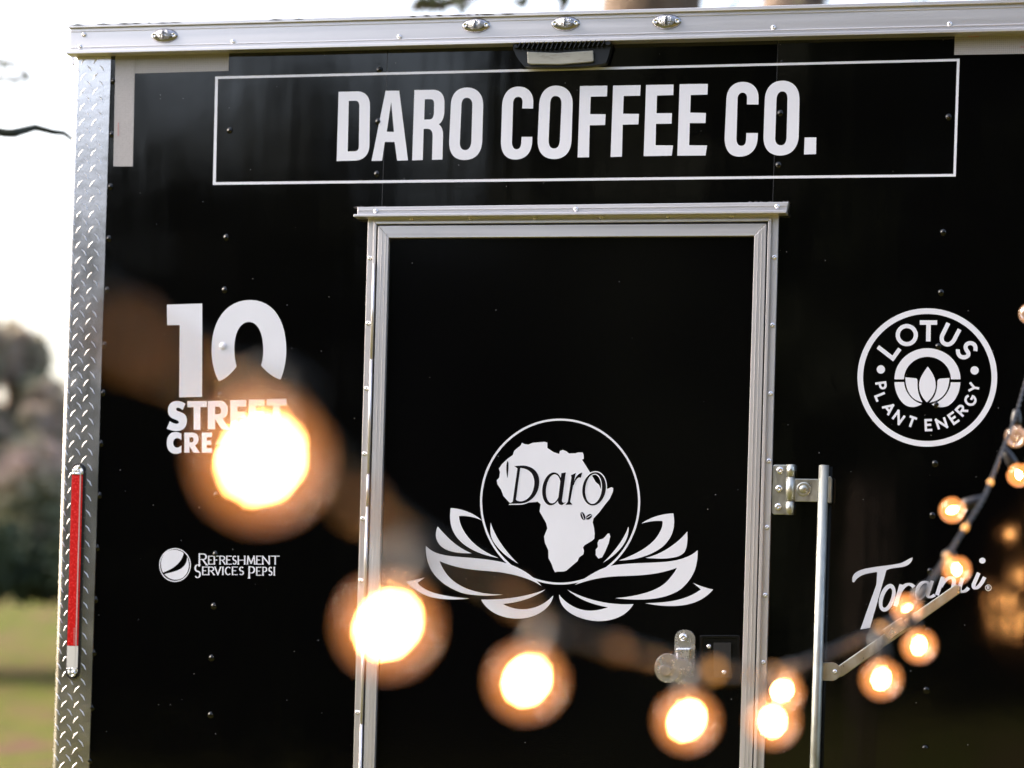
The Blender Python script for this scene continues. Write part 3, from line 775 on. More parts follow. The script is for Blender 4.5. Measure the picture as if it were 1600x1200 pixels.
part(MB().prism([(1294, 745), (1297.5, 744), (1299.5, 748), (1298.5, 785), (1295, 786), (1293, 784)], .014, .040), 'rod_keeper', galv, cb, bv=.001)
member(path('M1282 1036 L1300 1035 C1309 1036 1313.5 1042 1313.5 1049 C1313.5 1057 1308 1063.5 1299 1064 L1280 1063 Z')[0], .022, .028, 'handle_tab', galv, cb, .001)
put(scr_s, 1304.5, 1049.5, .028, cb, 'screw')
hp = [(1306, 1043), (1493, 913), (1501, 916), (1501, 926), (1318, 1056), (1310, 1059)]
member(hp, .014, .021, 'swing_handle', galv, cb, .0015)
member([(1378, 985), (1408, 964.5), (1419, 979), (1390, 999.5)], .0205, .0235, 'handle_catch', zinc, cb, .001)

# ------------------------------------------------------------------ lettering
d_ = Decal()
o2, o3, o4 = (320, 80), (680, 0), (1000, 0)
T = [
 (o2, 'M836 254 L950 251 C1005 251 1032 285 1032 340 L1029 585 C1028 650 990 684 930 684 L824 687 Z M900 310 L940 310 C960 310 966 325 966 345 L963 590 C963 615 955 626 930 626 L893 627 Z'),
 (o2, 'M1130 247 L1215 247 L1270 682 L1202 684 L1186 567 L1125 567 L1108 684 L1042 686 Z M1165 315 L1182 505 L1137 503 Z'),
 (o2, 'M1310 243 L1425 241 C1480 241 1500 280 1498 330 L1497 380 C1495 420 1480 445 1462 457 C1480 470 1490 490 1489 530 L1485 677 L1420 679 L1424 530 C1424 500 1412 485 1390 485 L1368 485 L1362 680 L1296 682 Z M1375 300 L1410 300 C1430 300 1434 315 1433 335 L1432 385 C1430 415 1420 427 1400 427 L1371 428 Z'),
 (o3, 'M98 655 C100 585 140 547 200 547 C262 547 301 590 300 660 L294 880 C290 960 250 1000 180 1000 C120 1000 85 960 87 885 Z M164 655 C166 625 178 611 197 611 C218 611 233 628 232 655 L226 885 C224 918 208 938 188 938 C165 938 153 920 154 890 Z'),
 (o3, 'M418 660 C422 585 462 541 520 541 C580 541 614 580 613 640 L612 678 L544 678 L546 645 C547 620 540 605 520 605 C500 605 488 620 487 645 L480 880 C479 912 488 933 508 933 C528 933 538 915 538 885 L540 855 L607 855 L606 885 C603 955 565 997 500 997 C440 997 409 955 411 880 Z'),
 (o3, 'M650 650 C655 580 695 535 755 535 C820 535 860 580 859 650 L852 880 C848 955 805 994 742 994 C680 994 640 955 640 880 Z M718 650 C720 615 732 600 752 600 C775 600 790 615 789 650 L780 870 C778 910 765 928 743 928 C720 928 708 910 709 875 Z'),
 (o3, 'M905 538 L1076 535 L1074 602 L972 604 L968 713 L1065 714 L1062 781 L966 783 L961 983 L890 984 Z'),
 (o3, 'M1112 535 L1284 532 L1281 598 L1178 600 L1174 711 L1273 712 L1270 777 L1172 779 L1167 979 L1096 981 Z'),
 (o3, 'M1318 531 L1490 528 L1488 594 L1386 597 L1383 708 L1480 707 L1477 773 L1380 774 L1377 908 L1487 909 L1478 973 L1303 976 Z'),
 (o4, 'M248 526 L424 524 L422 591 L317 594 L314 704 L412 706 L409 769 L311 769 L307 908 L419 909 L410 972 L233 973 Z'),
 (o4, 'M540 620 C543 555 580 512 645 512 C705 512 742 555 741 612 L740 653 L668 653 L669 615 C669 592 660 579 641 579 C622 579 611 595 610 620 L603 860 C602 890 610 911 633 911 C655 911 663 895 663 865 L665 831 L737 831 L735 865 C731 935 690 979 620 979 C560 979 528 935 529 860 Z'),
 (o4, 'M780 620 C784 550 825 504 892 504 C955 504 998 550 997 622 L992 850 C988 925 945 972 875 972 C810 972 770 930 772 855 Z M853 620 C856 590 868 571 890 571 C912 571 922 590 922 620 L916 860 C914 890 903 908 881 908 C858 908 844 892 845 862 Z'),
 (o4, 'M1029 859 L1102 859 L1100 963 L1025 965 Z')]
tl = empty('title_sign', W(900, 190, .001), None, None); tl.parent = tr; tl.location = W(900, 190, .001)-org
tl['label'] = 'thin white box round one row of tall white capitals'
for o_, s_ in T:
    Decal().svg(s_, 4, *o_).build('letter', white, tl)
b4 = 4.2
Decal().add([[(336.2, 119.5), (1499.5, 91.7), (1493.4, 275.8), (332.5, 288.9)], [(340.6, 123.4), (1495.2, 95.6), (1489.6, 271.8), (337.2, 284.6)]]).build('title_border', white, tl)

# "10" street logo
tenl = empty('street_sign', W(355, 590, .001), None, None); tenl.parent = tr; tenl.location = W(355, 590, .001)-org
tenl['label'] = 'white figure ten over two rows of heavy white capitals'
o7 = (220, 420)
Decal().svg('M163 224 L384 217 L383 800 L240 803 L243 352 L164 353 Z', 4, *o7).build('numeral', white, tenl)
Decal(.0008).svg('M487 702 C455 640 442 580 442 505 C442 330 530 195 683 195 C840 195 910 340 909 510 C908 580 895 640 873 692 C825 680 780 640 752 605 C762 570 766 540 765 500 C764 400 730 332 676 332 C620 332 585 400 584 500 C584 545 590 580 599 611 C565 655 530 690 487 702 Z', 4, *o7).build('numeral', white, tenl)
o8 = (240, 540)
def Epath(x, y, w_, h_, t_): return f'M{x} {y} L{x+w_} {y-1} L{x+w_} {y+t_} L{x+t_*1.1} {y+t_} L{x+t_*1.1} {y+h_*.4} L{x+w_*.93} {y+h_*.4} L{x+w_*.93} {y+h_*.61} L{x+t_*1.1} {y+h_*.61} L{x+t_*1.1} {y+h_-t_} L{x+w_} {y+h_-t_} L{x+w_} {y+h_} L{x} {y+h_} Z'
for s_ in ['M187 341 C172 330 155 324 138 324 C105 324 84 345 84 380 C84 440 148 425 148 450 C148 462 120 462 95 443 L77 487 C98 495 115 500 135 500 C175 500 195 475 195 438 C195 380 132 395 132 372 C132 358 152 360 170 378 Z',
           'M198 325 L311 324 L311 360 L274 360 L274 493 L235 493 L235 360 L198 361 Z',
           'M318 325 L385 323 C420 323 435 345 435 378 C435 405 422 420 405 427 L445 490 L400 490 L360 428 L360 490 L318 490 Z M360 357 L360 402 L378 402 C392 402 396 392 396 380 C396 367 390 357 376 357 Z',
           Epath(450, 320, 92, 168, 37), Epath(558, 317, 92, 168, 37),
           'M662 314 L778 312 L778 350 L740 351 L740 484 L700 484 L700 351 L662 352 Z',
           'M163 517 C150 508 138 506 128 506 C95 506 77 535 77 570 C77 610 98 634 130 634 C143 634 155 630 163 625 L163 585 C153 595 145 598 137 598 C122 598 115 585 115 570 C115 553 123 542 138 542 C148 542 156 546 163 554 Z',
           'M180 510 L225 510 C252 510 263 525 263 548 C263 565 255 578 242 584 L270 627 L234 627 L210 590 L210 627 L180 627 Z M210 536 L210 567 L222 567 C231 567 234 560 234 551 C234 542 230 536 221 536 Z',
           Epath(283, 510, 58, 117, 26)]:
    Decal().svg(s_, 3.75, *o8).build('letter', white, tenl)

# skeleton capitals (unit box, y down)
def arc(cx, cy, rx_, ry_, a0, a1, n=10): return [(cx+rx_*math.cos(math.radians(a0+(a1-a0)*k/n)), cy+ry_*math.sin(math.radians(a0+(a1-a0)*k/n))) for k in range(n+1)]
GL = {
 'L': [[(0, 0), (0, 1), (1, 1)]], 'T': [[(0, 0), (1, 0)], [(.5, 0), (.5, 1)]], 'E': [[(1, 0), (0, 0), (0, 1), (1, 1)], [(0, .48), (.85, .48)]],
 'F': [[(1, 0), (0, 0), (0, 1)], [(0, .48), (.85, .48)]], 'H': [[(0, 0), (0, 1)], [(1, 0), (1, 1)], [(0, .5), (1, .5)]],
 'I': [[(.5, 0), (.5, 1)]], 'N': [[(0, 1), (0, 0), (1, 1), (1, 0)]], 'M': [[(0, 1), (.1, 0), (.5, .9), (.9, 0), (1, 1)]],
 'V': [[(0, 0), (.5, 1), (1, 0)]], 'A': [[(0, 1), (.5, 0), (1, 1)], [(.2, .66), (.8, .66)]],
 'P': [[(0, 1), (0, 0), (.5, 0)]+arc(.5, .27, .45, .27, -90, 90)[1:]+[(0, .54)]],
 'R': [[(0, 1), (0, 0), (.5, 0)]+arc(.5, .25, .42, .25, -90, 90)[1:]+[(0, .5)], [(.45, .5), (1, 1)]],
 'S': [arc(.5, .26, .42, .26, -30, -270, 12)+arc(.5, .75, .45, .25, -90, 150, 12)],
 'C': [arc(.55, .5, .55, .5, -45, -315, 16)], 'G': [arc(.5, .5, .5, .5, -45, -345, 16)+[(.98, .55), (.55, .55)]],
 'Y': [[(0, 0), (.5, .5), (1, 0)], [(.5, .5), (.5, 1)]], 'O': [arc(.5, .5, .5, .5, 0, 358, 24)]}
def glyph(dc, ch, x, y, w_, h_, t1, t2=None, serif=0, rot=0, cx=None, cy=None, scale=1, ox=0, oy=0):
    """unit glyph placed with its box at (x, y) or, when cx is given, centred there and turned"""
    for pl in GL[ch]:
        q = [(x+a*w_, y+b*h_) for a, b in pl]
        if cx is not None:
            cr, sr = math.cos(rot), math.sin(rot)
            q = [(cx+(a-x-w_/2)*cr-(b-y-h_/2)*sr, cy+(a-x-w_/2)*sr+(b-y-h_/2)*cr) for a, b in q]
        if len(q) > 3 and math.dist(pl[0], pl[-1]) < .05: pass
        # split sharp polylines into segments with overlap so corners stay square
        seg = []
        for i in range(len(q)-1): seg.append((q[i], q[i+1]))
        smooth = len(q) > 7
        if smooth: dc.add([stroke(q, t1, t2)], scale, ox, oy)
        else:
            for a, b in seg:
                L = math.dist(a, b) or 1; e = t1/2 if (t2 is None) else .6*(t2 or t1)
                ux, uy = (b[0]-a[0])/L, (b[1]-a[1])/L
                ea = e if a != q[0] else 0; eb = e if b != q[-1] else 0
                dc.add([stroke([(a[0]-ux*ea, a[1]-uy*ea), (b[0]+ux*eb, b[1]+uy*eb)], t1, t2)], scale, ox, oy)
        if serif:
            for e_ in (q[0], q[-1]):
                if abs((e_[1]-y)) < 1 or abs(e_[1]-y-h_) < 1:
                    dc.add([[(e_[0]-serif, e_[1]-t2*.5), (e_[0]+serif, e_[1]-t2*.5), (e_[0]+serif, e_[1]+t2*.5), (e_[0]-serif, e_[1]+t2*.5)]], scale, ox, oy)

# soft drink distributor mark
rf = empty('distributor_sign', W(343, 884, .001), None, None); rf.parent = tr; rf.location = W(343, 884, .001)-org
rf['label'] = 'small white round mark beside two rows of serif capitals'
ro = (220, 820); rs = 5.333
dd = Decal(); dd.add([ellipse(285, 335, 132, 141), ellipse(285, 335, 124, 132)], rs, *ro)
dd.svg('M357 236 C345 300 290 360 185 398 C150 330 170 250 225 220 C270 198 325 208 357 236 Z', rs, *ro)
dd.svg('M386 268 C410 320 405 380 370 422 C335 466 250 478 197 411 C300 385 385 370 386 268 Z', rs, *ro)
dd.build('round_emblem', white, rf)
for ch, x, w_, y0, y1 in [('R', 488, 62, 243, 335), ('E', 566, 30, 261, 328), ('F', 612, 30, 261, 328), ('R', 660, 42, 261, 328), ('E', 716, 34, 261, 328), ('S', 766, 30, 261, 328),
                          ('H', 812, 54, 261, 328), ('M', 888, 62, 261, 328), ('E', 966, 32, 261, 328), ('N', 1016, 54, 261, 328), ('T', 1090, 60, 261, 328),
                          ('S', 450, 46, 334, 440), ('E', 516, 34, 352, 416), ('R', 566, 44, 352, 416), ('V', 618, 48, 352, 416), ('I', 680, 8, 352, 416), ('C', 706, 42, 352, 416),
                          ('E', 764, 36, 352, 416), ('S', 822, 34, 352, 416), ('P', 903, 46, 350, 445), ('E', 966, 32, 354, 420), ('P', 1018, 32, 354, 420), ('S', 1066, 28, 354, 420), ('I', 1108, 8, 354, 420)]:
    dc = Decal(); big = (y1-y0) > 80
    glyph(dc, ch, x, y0, w_, y1-y0, 14 if big else 11, 6, 11 if big else 8, scale=rs, ox=ro[0], oy=ro[1])
    dc.build('letter', white, rf)

# lotus energy roundel
lo_ = (1320, 460); lsx = 4.615
lt = empty('lotus_roundel', W(1449, 590, .001), None, None); lt.parent = tr; lt.location = W(1449, 590, .001)-org
lt['label'] = 'white ring of capitals round a small white flower'
Decal().add([ellipse(595, 599, 504, 499, 110), ellipse(595, 599, 463, 458, 110)], lsx, *lo_).build('ring', white, lt)
dd = Decal()
dd.add([ellipse(260, 541, 30, 30, 24)], lsx, *lo_); dd.add([ellipse(936, 548, 30, 30, 24)], lsx, *lo_); dd.build('dots', white, lt)
dd = Decal()
dd.add([ellipse(596, 612, 238, 224, 40, 180, 360)+ellipse(596, 612, 169, 162, 40, 360, 180)], lsx, *lo_)
for s_ in ['M358 632 L427 632 C432 700 480 770 556 790 C520 815 480 818 445 803 C395 775 360 705 358 632 Z', 'M833 634 L764 634 C762 700 700 775 626 793 C665 818 710 818 745 803 C800 770 830 705 833 634 Z',
           'M437 598 L510 605 C522 607 525 615 524 640 C523 700 535 735 560 778 C490 765 437 710 437 598 Z', 'M755 602 L690 607 C672 609 668 618 667 640 C666 700 650 740 610 780 C690 765 750 720 755 602 Z',
           'M598 520 C640 575 655 610 655 655 C655 705 630 745 592 778 C552 740 536 700 536 655 C536 605 560 575 598 520 Z']:
    dd.svg(s_, lsx, *lo_)
dd.build('lotus_flower', white, lt)
def strk(paths, w_, name='letter', par=lt, s=lsx, o=lo_, m=None, d=.0008, w2=None):
    dc = Decal(d)
    for p_ in paths:
        l = path(p_)[0]
        dc.add([stroke(l, w_, w2)], s, *o)
    return dc.build(name, m or white, par)
dc = Decal(); dc.add([stroke([(238, 378), (358, 471)], 30)], lsx, *lo_); dc.add([stroke([(343, 466), (397, 392)], 29)], lsx, *lo_); dc.build('letter', white, lt)
Decal().add([ellipse(447, 293, 80, 80, 40), ellipse(447, 293, 50, 50, 40)], lsx, *lo_).build('letter', white, lt)
strk(['M541 203 L666 203', 'M604 203 L602 339'], 33)
strk(['M747 206 L703 295 C688 335 712 360 742 361 C772 358 785 335 795 315 L828 252'], 30)
strk(['M941 408 C950 370 928 345 895 352 C862 362 868 392 885 412 C900 432 888 452 858 454 C826 454 812 425 816 396'], 29)
for ch, x, y, w_ in [('P', 258, 660, 42), ('L', 262, 742, 40), ('A', 318, 822, 68), ('N', 388, 887, 58), ('T', 482, 922, 56), ('E', 607, 942, 46), ('N', 697, 930, 60), ('E', 786, 890, 46), ('R', 846, 836, 52), ('G', 906, 762, 66), ('Y', 933, 672, 62)]:
    a = math.atan2(612-y, 595-x)+math.pi/2
    dc = Decal(); glyph(dc, ch, 0, 0, w_, 72, 17, cx=x, cy=y, rot=a, scale=lsx, ox=lo_[0], oy=lo_[1]); dc.build('letter', white, lt)

# flavour brand script
to = (1300, 700)
tn = empty('script_sign', W(1440, 925, .001), None, None); tn.parent = tr; tn.location = W(1440, 925, .001)-org
tn['label'] = 'white slanted script word partly behind the bulbs'
Decal().svg('M96 628 C90 592 112 578 150 567 C200 555 270 552 320 540 C345 532 358 518 378 513 C377 535 360 549 340 555 C310 563 280 560 255 573 L178 843 L133 850 L208 640 L212 581 C160 587 122 596 104 630 Z', 3, *to).build('letter', white, tn)
def sl_(cx, cy, a, b, k): return [(x-(y-cy)*k, y) for x, y in ellipse(cx, cy, a, b, 40)]
Decal().add([sl_(259, 702, 37, 65, .22), sl_(259, 703, 18, 46, .30)], 3, *to).build('letter', white, tn)
strk(['M326 640 L296 742', 'M312 690 C330 640 362 625 384 652'], 20, par=tn, s=3, o=to, w2=12)
strk(['M452 632 C415 612 388 668 400 702 C412 722 446 680 456 630', 'M470 622 L448 690 C452 705 470 698 482 688'], 17, par=tn, s=3, o=to, w2=10)
strk(['M520 604 L492 690', 'M510 650 C535 600 575 595 572 630 C566 660 560 690 592 678'], 19, par=tn, s=3, o=to, w2=11)
strk(['M612 610 L598 655 C596 680 625 678 640 655', 'M688 585 L664 640 C660 668 690 664 716 605'], 19, par=tn, s=3, o=to, w2=11)
Decal().add([ellipse(705, 528, 15, 14, 20)], 3, *to).build('letter_dot', white, tn)
dd = Decal(); dd.add([ellipse(733, 655, 15, 15, 24), ellipse(733, 655, 12, 12, 24)], 3, *to); glyph(dd, 'R', 728, 648, 9, 14, 3.2, scale=3, ox=to[0], oy=to[1]); dd.build('registered_mark', white, tn)

# door emblem
eo = (630, 640); es = 3.53
em = empty('door_emblem', W(875, 810, .006), None, None); em.parent = dr; em.location = W(875, 810, .006)-wpos(dr)
em['label'] = 'white line drawing of a continent in a ring over petals with an italic word across it'
DD = .0068
def emb(paths, name, m=white, d=DD, dx=0, parent=None):
    dc = Decal(d)
    for p_ in paths: dc.svg(p_, es, eo[0]+dx/es, eo[1])
    return dc.build(name, m, em)
Decal(DD).add([ellipse(865.5, 507.5, 441.5, 458, 120), ellipse(865.5, 507.5, 430, 446.5, 120)], es, *eo).build('emblem', white, em)
EMB = []
africa = [(655,183),(668,190),(690,193),(715,183),(780,178),(795,182),(795,212),(830,235),(860,245),(865,228),(880,222),(900,230),(915,242),(950,241),(965,236),(990,237),(995,250),(996,272),(986,276),(1030,345),(1045,370),(1062,400),(1080,415),(1090,438),(1110,442),(1150,428),(1159,434),(1156,455),(1140,490),(1110,528),(1082,565),(1050,600),(1045,622),(1052,650),(1056,685),(1054,712),(1040,724),(1000,748),(992,760),(997,780),(994,798),(970,815),(962,835),(930,862),(900,888),(885,893),(850,894),(838,897),(828,880),(818,850),(802,820),(800,775),(782,735),(777,700),(795,655),(788,625),(752,562),(758,522),(742,508),(700,512),(640,522),(600,522),(583,510),(552,475),(540,442),(520,412),(516,390),(530,375),(534,345),(528,325),(545,300),(575,272),(605,250),(612,228),(632,210),(648,198)]
madag = [(x+812, y) for x, y in [(325,683),(330,700),(322,735),(303,780),(285,815),(265,821),(250,803),(250,772),(262,758),(260,735),(268,718),(290,712),(303,700),(315,685)]]
Decal(DD).add([africa], es, *eo).build('continent', white, em); Decal(DD).add([madag], es, *eo).build('island', white, em)
for s_ in ['M262 543 C320 545 390 570 435 612 C400 595 355 583 308 587 C308 650 370 760 525 818 C440 805 350 770 300 710 C255 655 255 600 262 543 Z',
           'M190 645 C230 690 290 760 378 793 C300 793 240 785 205 750 C170 710 178 680 190 645 Z',
           'M125 753 C160 790 210 805 300 812 C400 820 480 825 560 845 C650 870 720 920 762 972 C700 930 600 905 520 895 C400 885 300 880 200 835 C230 920 310 1020 550 1020 C500 1028 400 1030 320 1010 C190 960 120 880 125 753 Z',
           'M18 950 L118 926 L78 955 C120 1010 220 1030 365 1042 C300 1050 200 1050 140 1030 C90 1010 50 985 18 950 Z',
           'M430 1048 C560 1050 690 1030 785 992 C720 1040 630 1065 550 1072 C620 1115 740 1120 828 1025 C820 1090 740 1150 640 1153 C540 1155 460 1110 430 1048 Z',
           'M483 622 C500 690 560 780 635 850 C560 810 490 740 483 690 C480 665 480 640 483 622 Z']:
    emb([s_], 'petal', d=DD+.00012)
for s_ in ['M678 572 C690 640 680 700 620 755 C550 810 460 832 378 832 C470 800 560 750 595 690 C620 650 620 630 618 615 C580 610 540 618 502 628 C550 595 610 575 678 572 Z',
           'M755 672 C758 720 755 760 740 785 C710 825 620 825 525 818 C610 800 700 740 755 672 Z',
           'M812 775 C815 860 790 930 720 990 C630 1055 480 1055 358 1040 C480 1030 600 1000 650 940 C680 905 690 890 698 872 C600 910 500 915 400 918 C300 920 220 935 133 968 C190 930 260 880 330 862 C450 840 600 850 690 832 C740 820 780 805 812 775 Z',
           'M898 992 C840 1060 760 1085 660 1083 C600 1083 560 1075 522 1068 C620 1065 740 1060 830 992 L788 957 C820 970 860 985 898 992 Z',
           'M458 1073 C420 1140 340 1168 260 1167 C140 1160 45 1100 48 1020 C100 1090 180 1115 240 1108 C280 1105 300 1095 318 1090 C230 1075 160 1050 92 993 C200 1050 320 1080 458 1073 Z',
           'M430 645 C440 700 400 780 290 845 C350 785 405 720 430 645 Z']:
    emb([s_], 'petal', dx=812, d=DD+.00012)
# the word on the continent: black letters with a thin white edge
film = mat('black_letter_film', (.004, .003, .006), .25)
def slant(cx, cy, rx_, ry_, sl, n=40): return [(x-(y-cy)*sl, y) for x, y in ellipse(cx, cy, rx_, ry_, n)]
WORD = {
 'apostrophe': [['M575 283 C583 290 583 315 574 378 C567 340 566 300 575 283 Z']],
 'D': [['M612 311 L662 308 C722 312 752 350 751 400 C750 470 700 519 640 519 L583 519 L604 508 L630 324 Z M646 322 C698 326 724 358 723 405 C721 462 690 503 648 506 C634 506 626 502 622 496 Z']],
 'a': [[slant(822, 437, 55, 91, .10), slant(828, 437, 40, 80, .10)], ['M872 350 L897 346 L876 500 C876 515 886 517 900 508 L878 526 C862 528 852 518 854 500 Z']],
 'r': [['M925 362 L952 349 L936 425 L921 508 L933 524 L895 525 L908 508 L928 372 Z'], ['M938 415 C945 375 962 352 988 347 L980 376 C962 368 948 390 940 420 Z']],
 'o': [[slant(1053, 437, 65, 92, .08), slant(1050, 437, 46, 83, .08)]]}
def scaled(loop, k):
    cx = sum(p[0] for p in loop)/len(loop); cy_ = sum(p[1] for p in loop)/len(loop)
    n = len(loop); out = []
    area = sum(loop[i][0]*loop[(i+1) % n][1]-loop[(i+1) % n][0]*loop[i][1] for i in range(n)); sg = 1 if area > 0 else -1
    for i, p in enumerate(loop):
        a, b = loop[i-1], loop[(i+1) % n]; tx, ty_ = b[0]-a[0], b[1]-a[1]; q = math.hypot(tx, ty_) or 1
        out.append((p[0]+ty_/q*k*sg, p[1]-tx/q*k*sg))
    return out
for nm, items in WORD.items():
    fd = Decal(DD+.0003); wd = Decal(DD+.00016)
    for it in items:
        loops = path(it[0]) if isinstance(it[0], str) else it
        fd.add(loops, es, *eo)
        if nm != 'apostrophe':
            g2 = [scaled(loops[0], 6)]+[scaled(l, -5) for l in loops[1:]]
            wd.add(g2, es, *eo)
    if wd.v: wd.build('letter_edge', white, em)
    fd.build('letter', film, em)
dd = Decal(DD+.0003)
dd.add([ellipse(991, 587, 12, 23, 20, rot=-.35)], es, *eo); dd.add([ellipse(1024, 591, 12, 20, 20, rot=.9)], es, *eo); dd.build('coffee_bean', film, em)
dd = Decal(DD+.0005)
dd.add([stroke([(984, 568), (990, 585), (997, 606)], 3)], es, *eo); dd.add([stroke([(1040, 580), (1024, 590), (1008, 600)], 3)], es, *eo); dd.build('bean_slit', white, em)

# ------------------------------------------------------------------ chassis
mb = MB().box((XL+.05, .02, ZB-.10), (XR-.05, Y1, ZB-.005)); part(mb, 'chassis', rubber)
mb = MB().box((XL, -.02, ZB-.07), (XR, .10, ZB-.006)); part(mb, 'rear_bumper', alu, bv=.004)
for x in (XL+.12, XR-.12):
    for y in (2.0, 2.85):
        wh = MB(); wh.lathe([(.20, -.10), (.30, -.10), (.345, -.085), (.36, -.05), (.36, .05), (.345, .085), (.30, .10), (.20, .10), (.20, -.10)], (x, y, .36), (1, 0, 0), 28)
        wo_ = part(wh, 'wheel', tirem, smooth=False)
        rm = MB(); rm.lathe([(.20, -.06), (.19, -.02), (.10, 0), (.05, -.03), (0, -.03)], (x, y, .36), (1 if x > 0 else -1, 0, 0), 24); part(rm, 'rim', alu, wo_)

# ------------------------------------------------------------------ festoon lights
CAB = [(-300, 210, .70), (-60, 360, .80), (200, 528, .95), (425, 650, 1.10), (560, 785, 1.25), (648, 848, 1.40), (790, 925, 1.58), (862, 978, 1.75), (965, 1012, 1.92), (1085, 1042, 2.09),
       (1150, 1052, 2.25), (1200, 1054, 2.40), (1245, 1040, 2.72), (1300, 1018, 2.85), (1372, 985, 2.98), (1418, 952, 3.34), (1450, 915, 3.65), (1482, 866, 3.95), (1512, 818, 4.1), (1537, 778, 4.2),
       (1552, 742, 4.32), (1568, 700, 4.45), (1590, 640, 4.65), (1612, 560, 4.85), (1640, 470, 5.0), (1690, 330, 5.1)]
cp = [P(*c) for c in CAB]
cp.append(W(1730, 70, .04)); cp = [P(-2300, -100, .95), P(-1100, 40, .80)]+cp
def cr(p, i, t):
    a, b, c, d = p[max(i-1, 0)], p[i], p[i+1], p[min(i+2, len(p)-1)]
    return .5*((2*b)+(c-a)*t+(2*a-5*b+4*c-d)*t*t+(3*b-a-3*c+d)*t**3)
pts = []
for i in range(len(cp)-1):
    L = (cp[i+1]-cp[i]).length; n = max(3, int(L/.008))
    for k in range(n): pts.append(cr(cp, i, k/n))
pts.append(cp[-1])
cab_root = empty('festoon_cable', pts[0], 'twisted dark cable of the string lights crossing in front of the trailer', 'cable')
for ph in (0, math.pi):
    q = []; s = 0
    for i, p in enumerate(pts):
        t = (pts[min(i+1, len(pts)-1)]-pts[max(i-1, 0)]).normalized(); a = t.cross(up0).normalized(); b = t.cross(a)
        if i: s += (p-pts[i-1]).length
        ang = s*2*math.pi/.055+ph; q.append(p+(a*math.cos(ang)+b*math.sin(ang))*.0019)
    part(MB().tube(q, .0019, 6), 'wire_strand', cable_m, cab_root, True)
post_p = cp[0]
mb = MB().tube([(post_p.x-.04, post_p.y, -.1), (post_p.x-.04, post_p.y, post_p.z+.15)], .04, 12)
tag(mb.build('wooden_post', bark, None, True, (post_p.x-.04, post_p.y, 0)), 'wooden post out to the left holding up the string lights', 'post')
GLINTS = [(200, 530, .95, .55), (562, 788, 1.25, .6), (812, 932, 1.60, .7), (962, 1012, 1.92, 1.0), (1112, 1044, 2.15, .8), (1218, 1046, 2.45, .9), (1375, 1003, 3.0, .8), (1424, 962, 3.3, .8), (1495, 868, 3.93, .8), (1508, 822, 4.08, .8), (1549, 750, 4.28, 1.0)]  # glowing beads added on the cable to stand for bulb glints
def nearest_dir(p):
    i = min(range(len(pts)), key=lambda k: (pts[k]-p).length); return pts[i], (pts[min(i+2, len(pts)-1)]-pts[max(i-2, 0)]).normalized()
for x, y, d, k in GLINTS:
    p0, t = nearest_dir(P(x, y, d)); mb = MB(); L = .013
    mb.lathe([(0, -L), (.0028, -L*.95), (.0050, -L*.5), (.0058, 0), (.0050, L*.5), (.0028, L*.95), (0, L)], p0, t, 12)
    part(mb, 'cable_glint', amber_m if d < 2.0 else amber_f, cab_root, True)

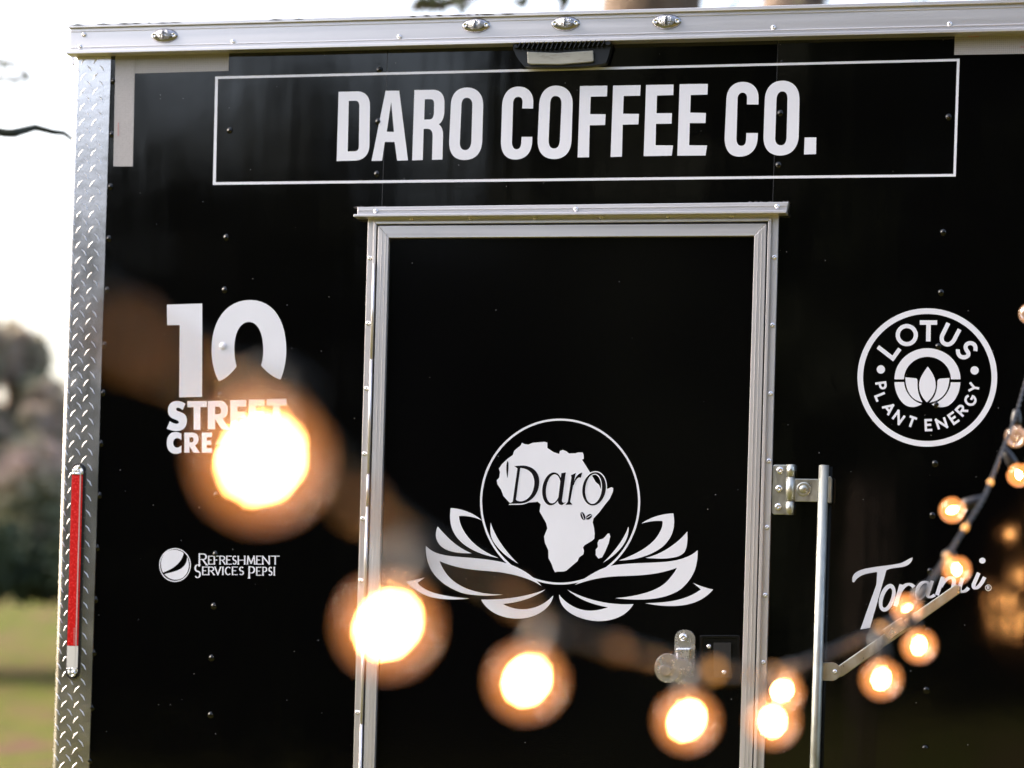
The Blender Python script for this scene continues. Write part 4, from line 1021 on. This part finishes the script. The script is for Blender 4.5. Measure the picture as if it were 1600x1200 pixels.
BULBS = [ # px, py, depth, cable px, cable py, label
 (408, 717, 1.10, 425, 650, 'largest most blurred lit bulb, in front of the words under the white figure ten'),
 (606, 977, 1.40, 648, 848, 'second largest blurred lit bulb, in front of the left door frame'),
 (823, 1064, 1.75, 862, 978, 'blurred lit bulb below the left petals of the door emblem'),
 (1073, 1126, 2.09, 1085, 1042, 'lit bulb just below the chrome door latch'),
 (1207, 1127, 2.42, 1204, 1054, 'lower of two overlapping lit bulbs on the right door frame'),
 (1219, 1081, 2.72, 1245, 1040, 'upper of two overlapping lit bulbs on the right door frame'),
 (1377, 1061, 2.98, 1372, 985, 'lit bulb hanging just below the swing handle of the lock'),
 (1436, 1009, 3.34, 1418, 952, 'lit bulb below the handle end, right of and above the lower handle bulb'),
 (1417, 951, 3.65, 1450, 915, 'small lit bulb over the handle under the middle of the script word'),
 (1495, 890, 3.95, 1482, 866, 'small lit bulb covering the letters before the final i of the script word'),
 (1488, 797, 4.20, 1537, 778, 'small lit bulb sticking out left of the cable above the script word'),
 (1592, 742, 4.45, 1568, 700, 'lit bulb cut by the right picture edge'),
 (1587, 682, 4.66, 1588, 640, 'unlit clear bulb at the right picture edge below the lotus ring'),
 (1608, 490, 4.95, 1634, 492, 'unlit clear bulb mostly outside the right picture edge')]
GR = .0222
gp = [(.0085, -.023), (.0095, -.019), (.0135, -.0150)]+[(GR*math.sin(math.radians(a)), -GR*math.cos(math.radians(a))) for a in range(50, 181, 10)]
for i, (x, y, d, cx, cyy, lab) in enumerate(BULBS):
    c = P(x, y, d); p0 = P(cx, cyy, d); ax = (c-p0).normalized(); L = (c-p0).length
    lit = i < 12
    root = empty('string_bulb', c, lab, 'light bulb', 'globe bulbs on the string lights')
    def lath(prof, n=20):
        m = MB(); m.lathe(prof, c, ax, n); return m
    m = lath(gp, 28); g = part(m, 'glass_globe', globe_lit if lit else globe_off, root, True)
    tl_ = max(.035, min(L, .060))
    m = lath([(.0, -tl_), (.0060, -tl_), (.0092, -.040 if tl_ > .041 else -tl_*.95), (.0100, -.030), (.0102, -.0215), (.0080, -.0205), (0, -.0205)], 14)
    part(m, 'bulb_socket', cable_m, root, True)
    # filament: a bent hot coil held by two wires
    a = ax.orthogonal().normalized(); b = ax.cross(a)
    pp = []
    for k in range(15):
        q = -math.pi*.62+math.pi*1.24*k/14
        pp.append(c+ax*(math.cos(q)*.0052-.0008)+(a*.65+b*.76)*math.sin(q)*.0040)
    fl = MB(); fa_ = (ax+RT*random.uniform(-.9, -.1)+fw*random.uniform(-.3, .3)).normalized(); k_ = random.uniform(.92, 1.12)
    fl.tube([c+fa_*q*k_ for q in (-.0078, -.0060, -.0035, 0, .0035, .0060, .0076)], [.0004, .0018, .0035, .0043, .0036, .0018, .0004], 12)
    if lit: part(fl, 'filament', fil_m, root, True)
    else:
        fl = MB().tube(pp, .0006, 6); part(fl, 'filament', chrome, root, True)
    st = MB()
    st.tube([c-ax*.021, c-ax*.008], .0016, 6)
    part(st, 'filament_stem', chrome, root, True)
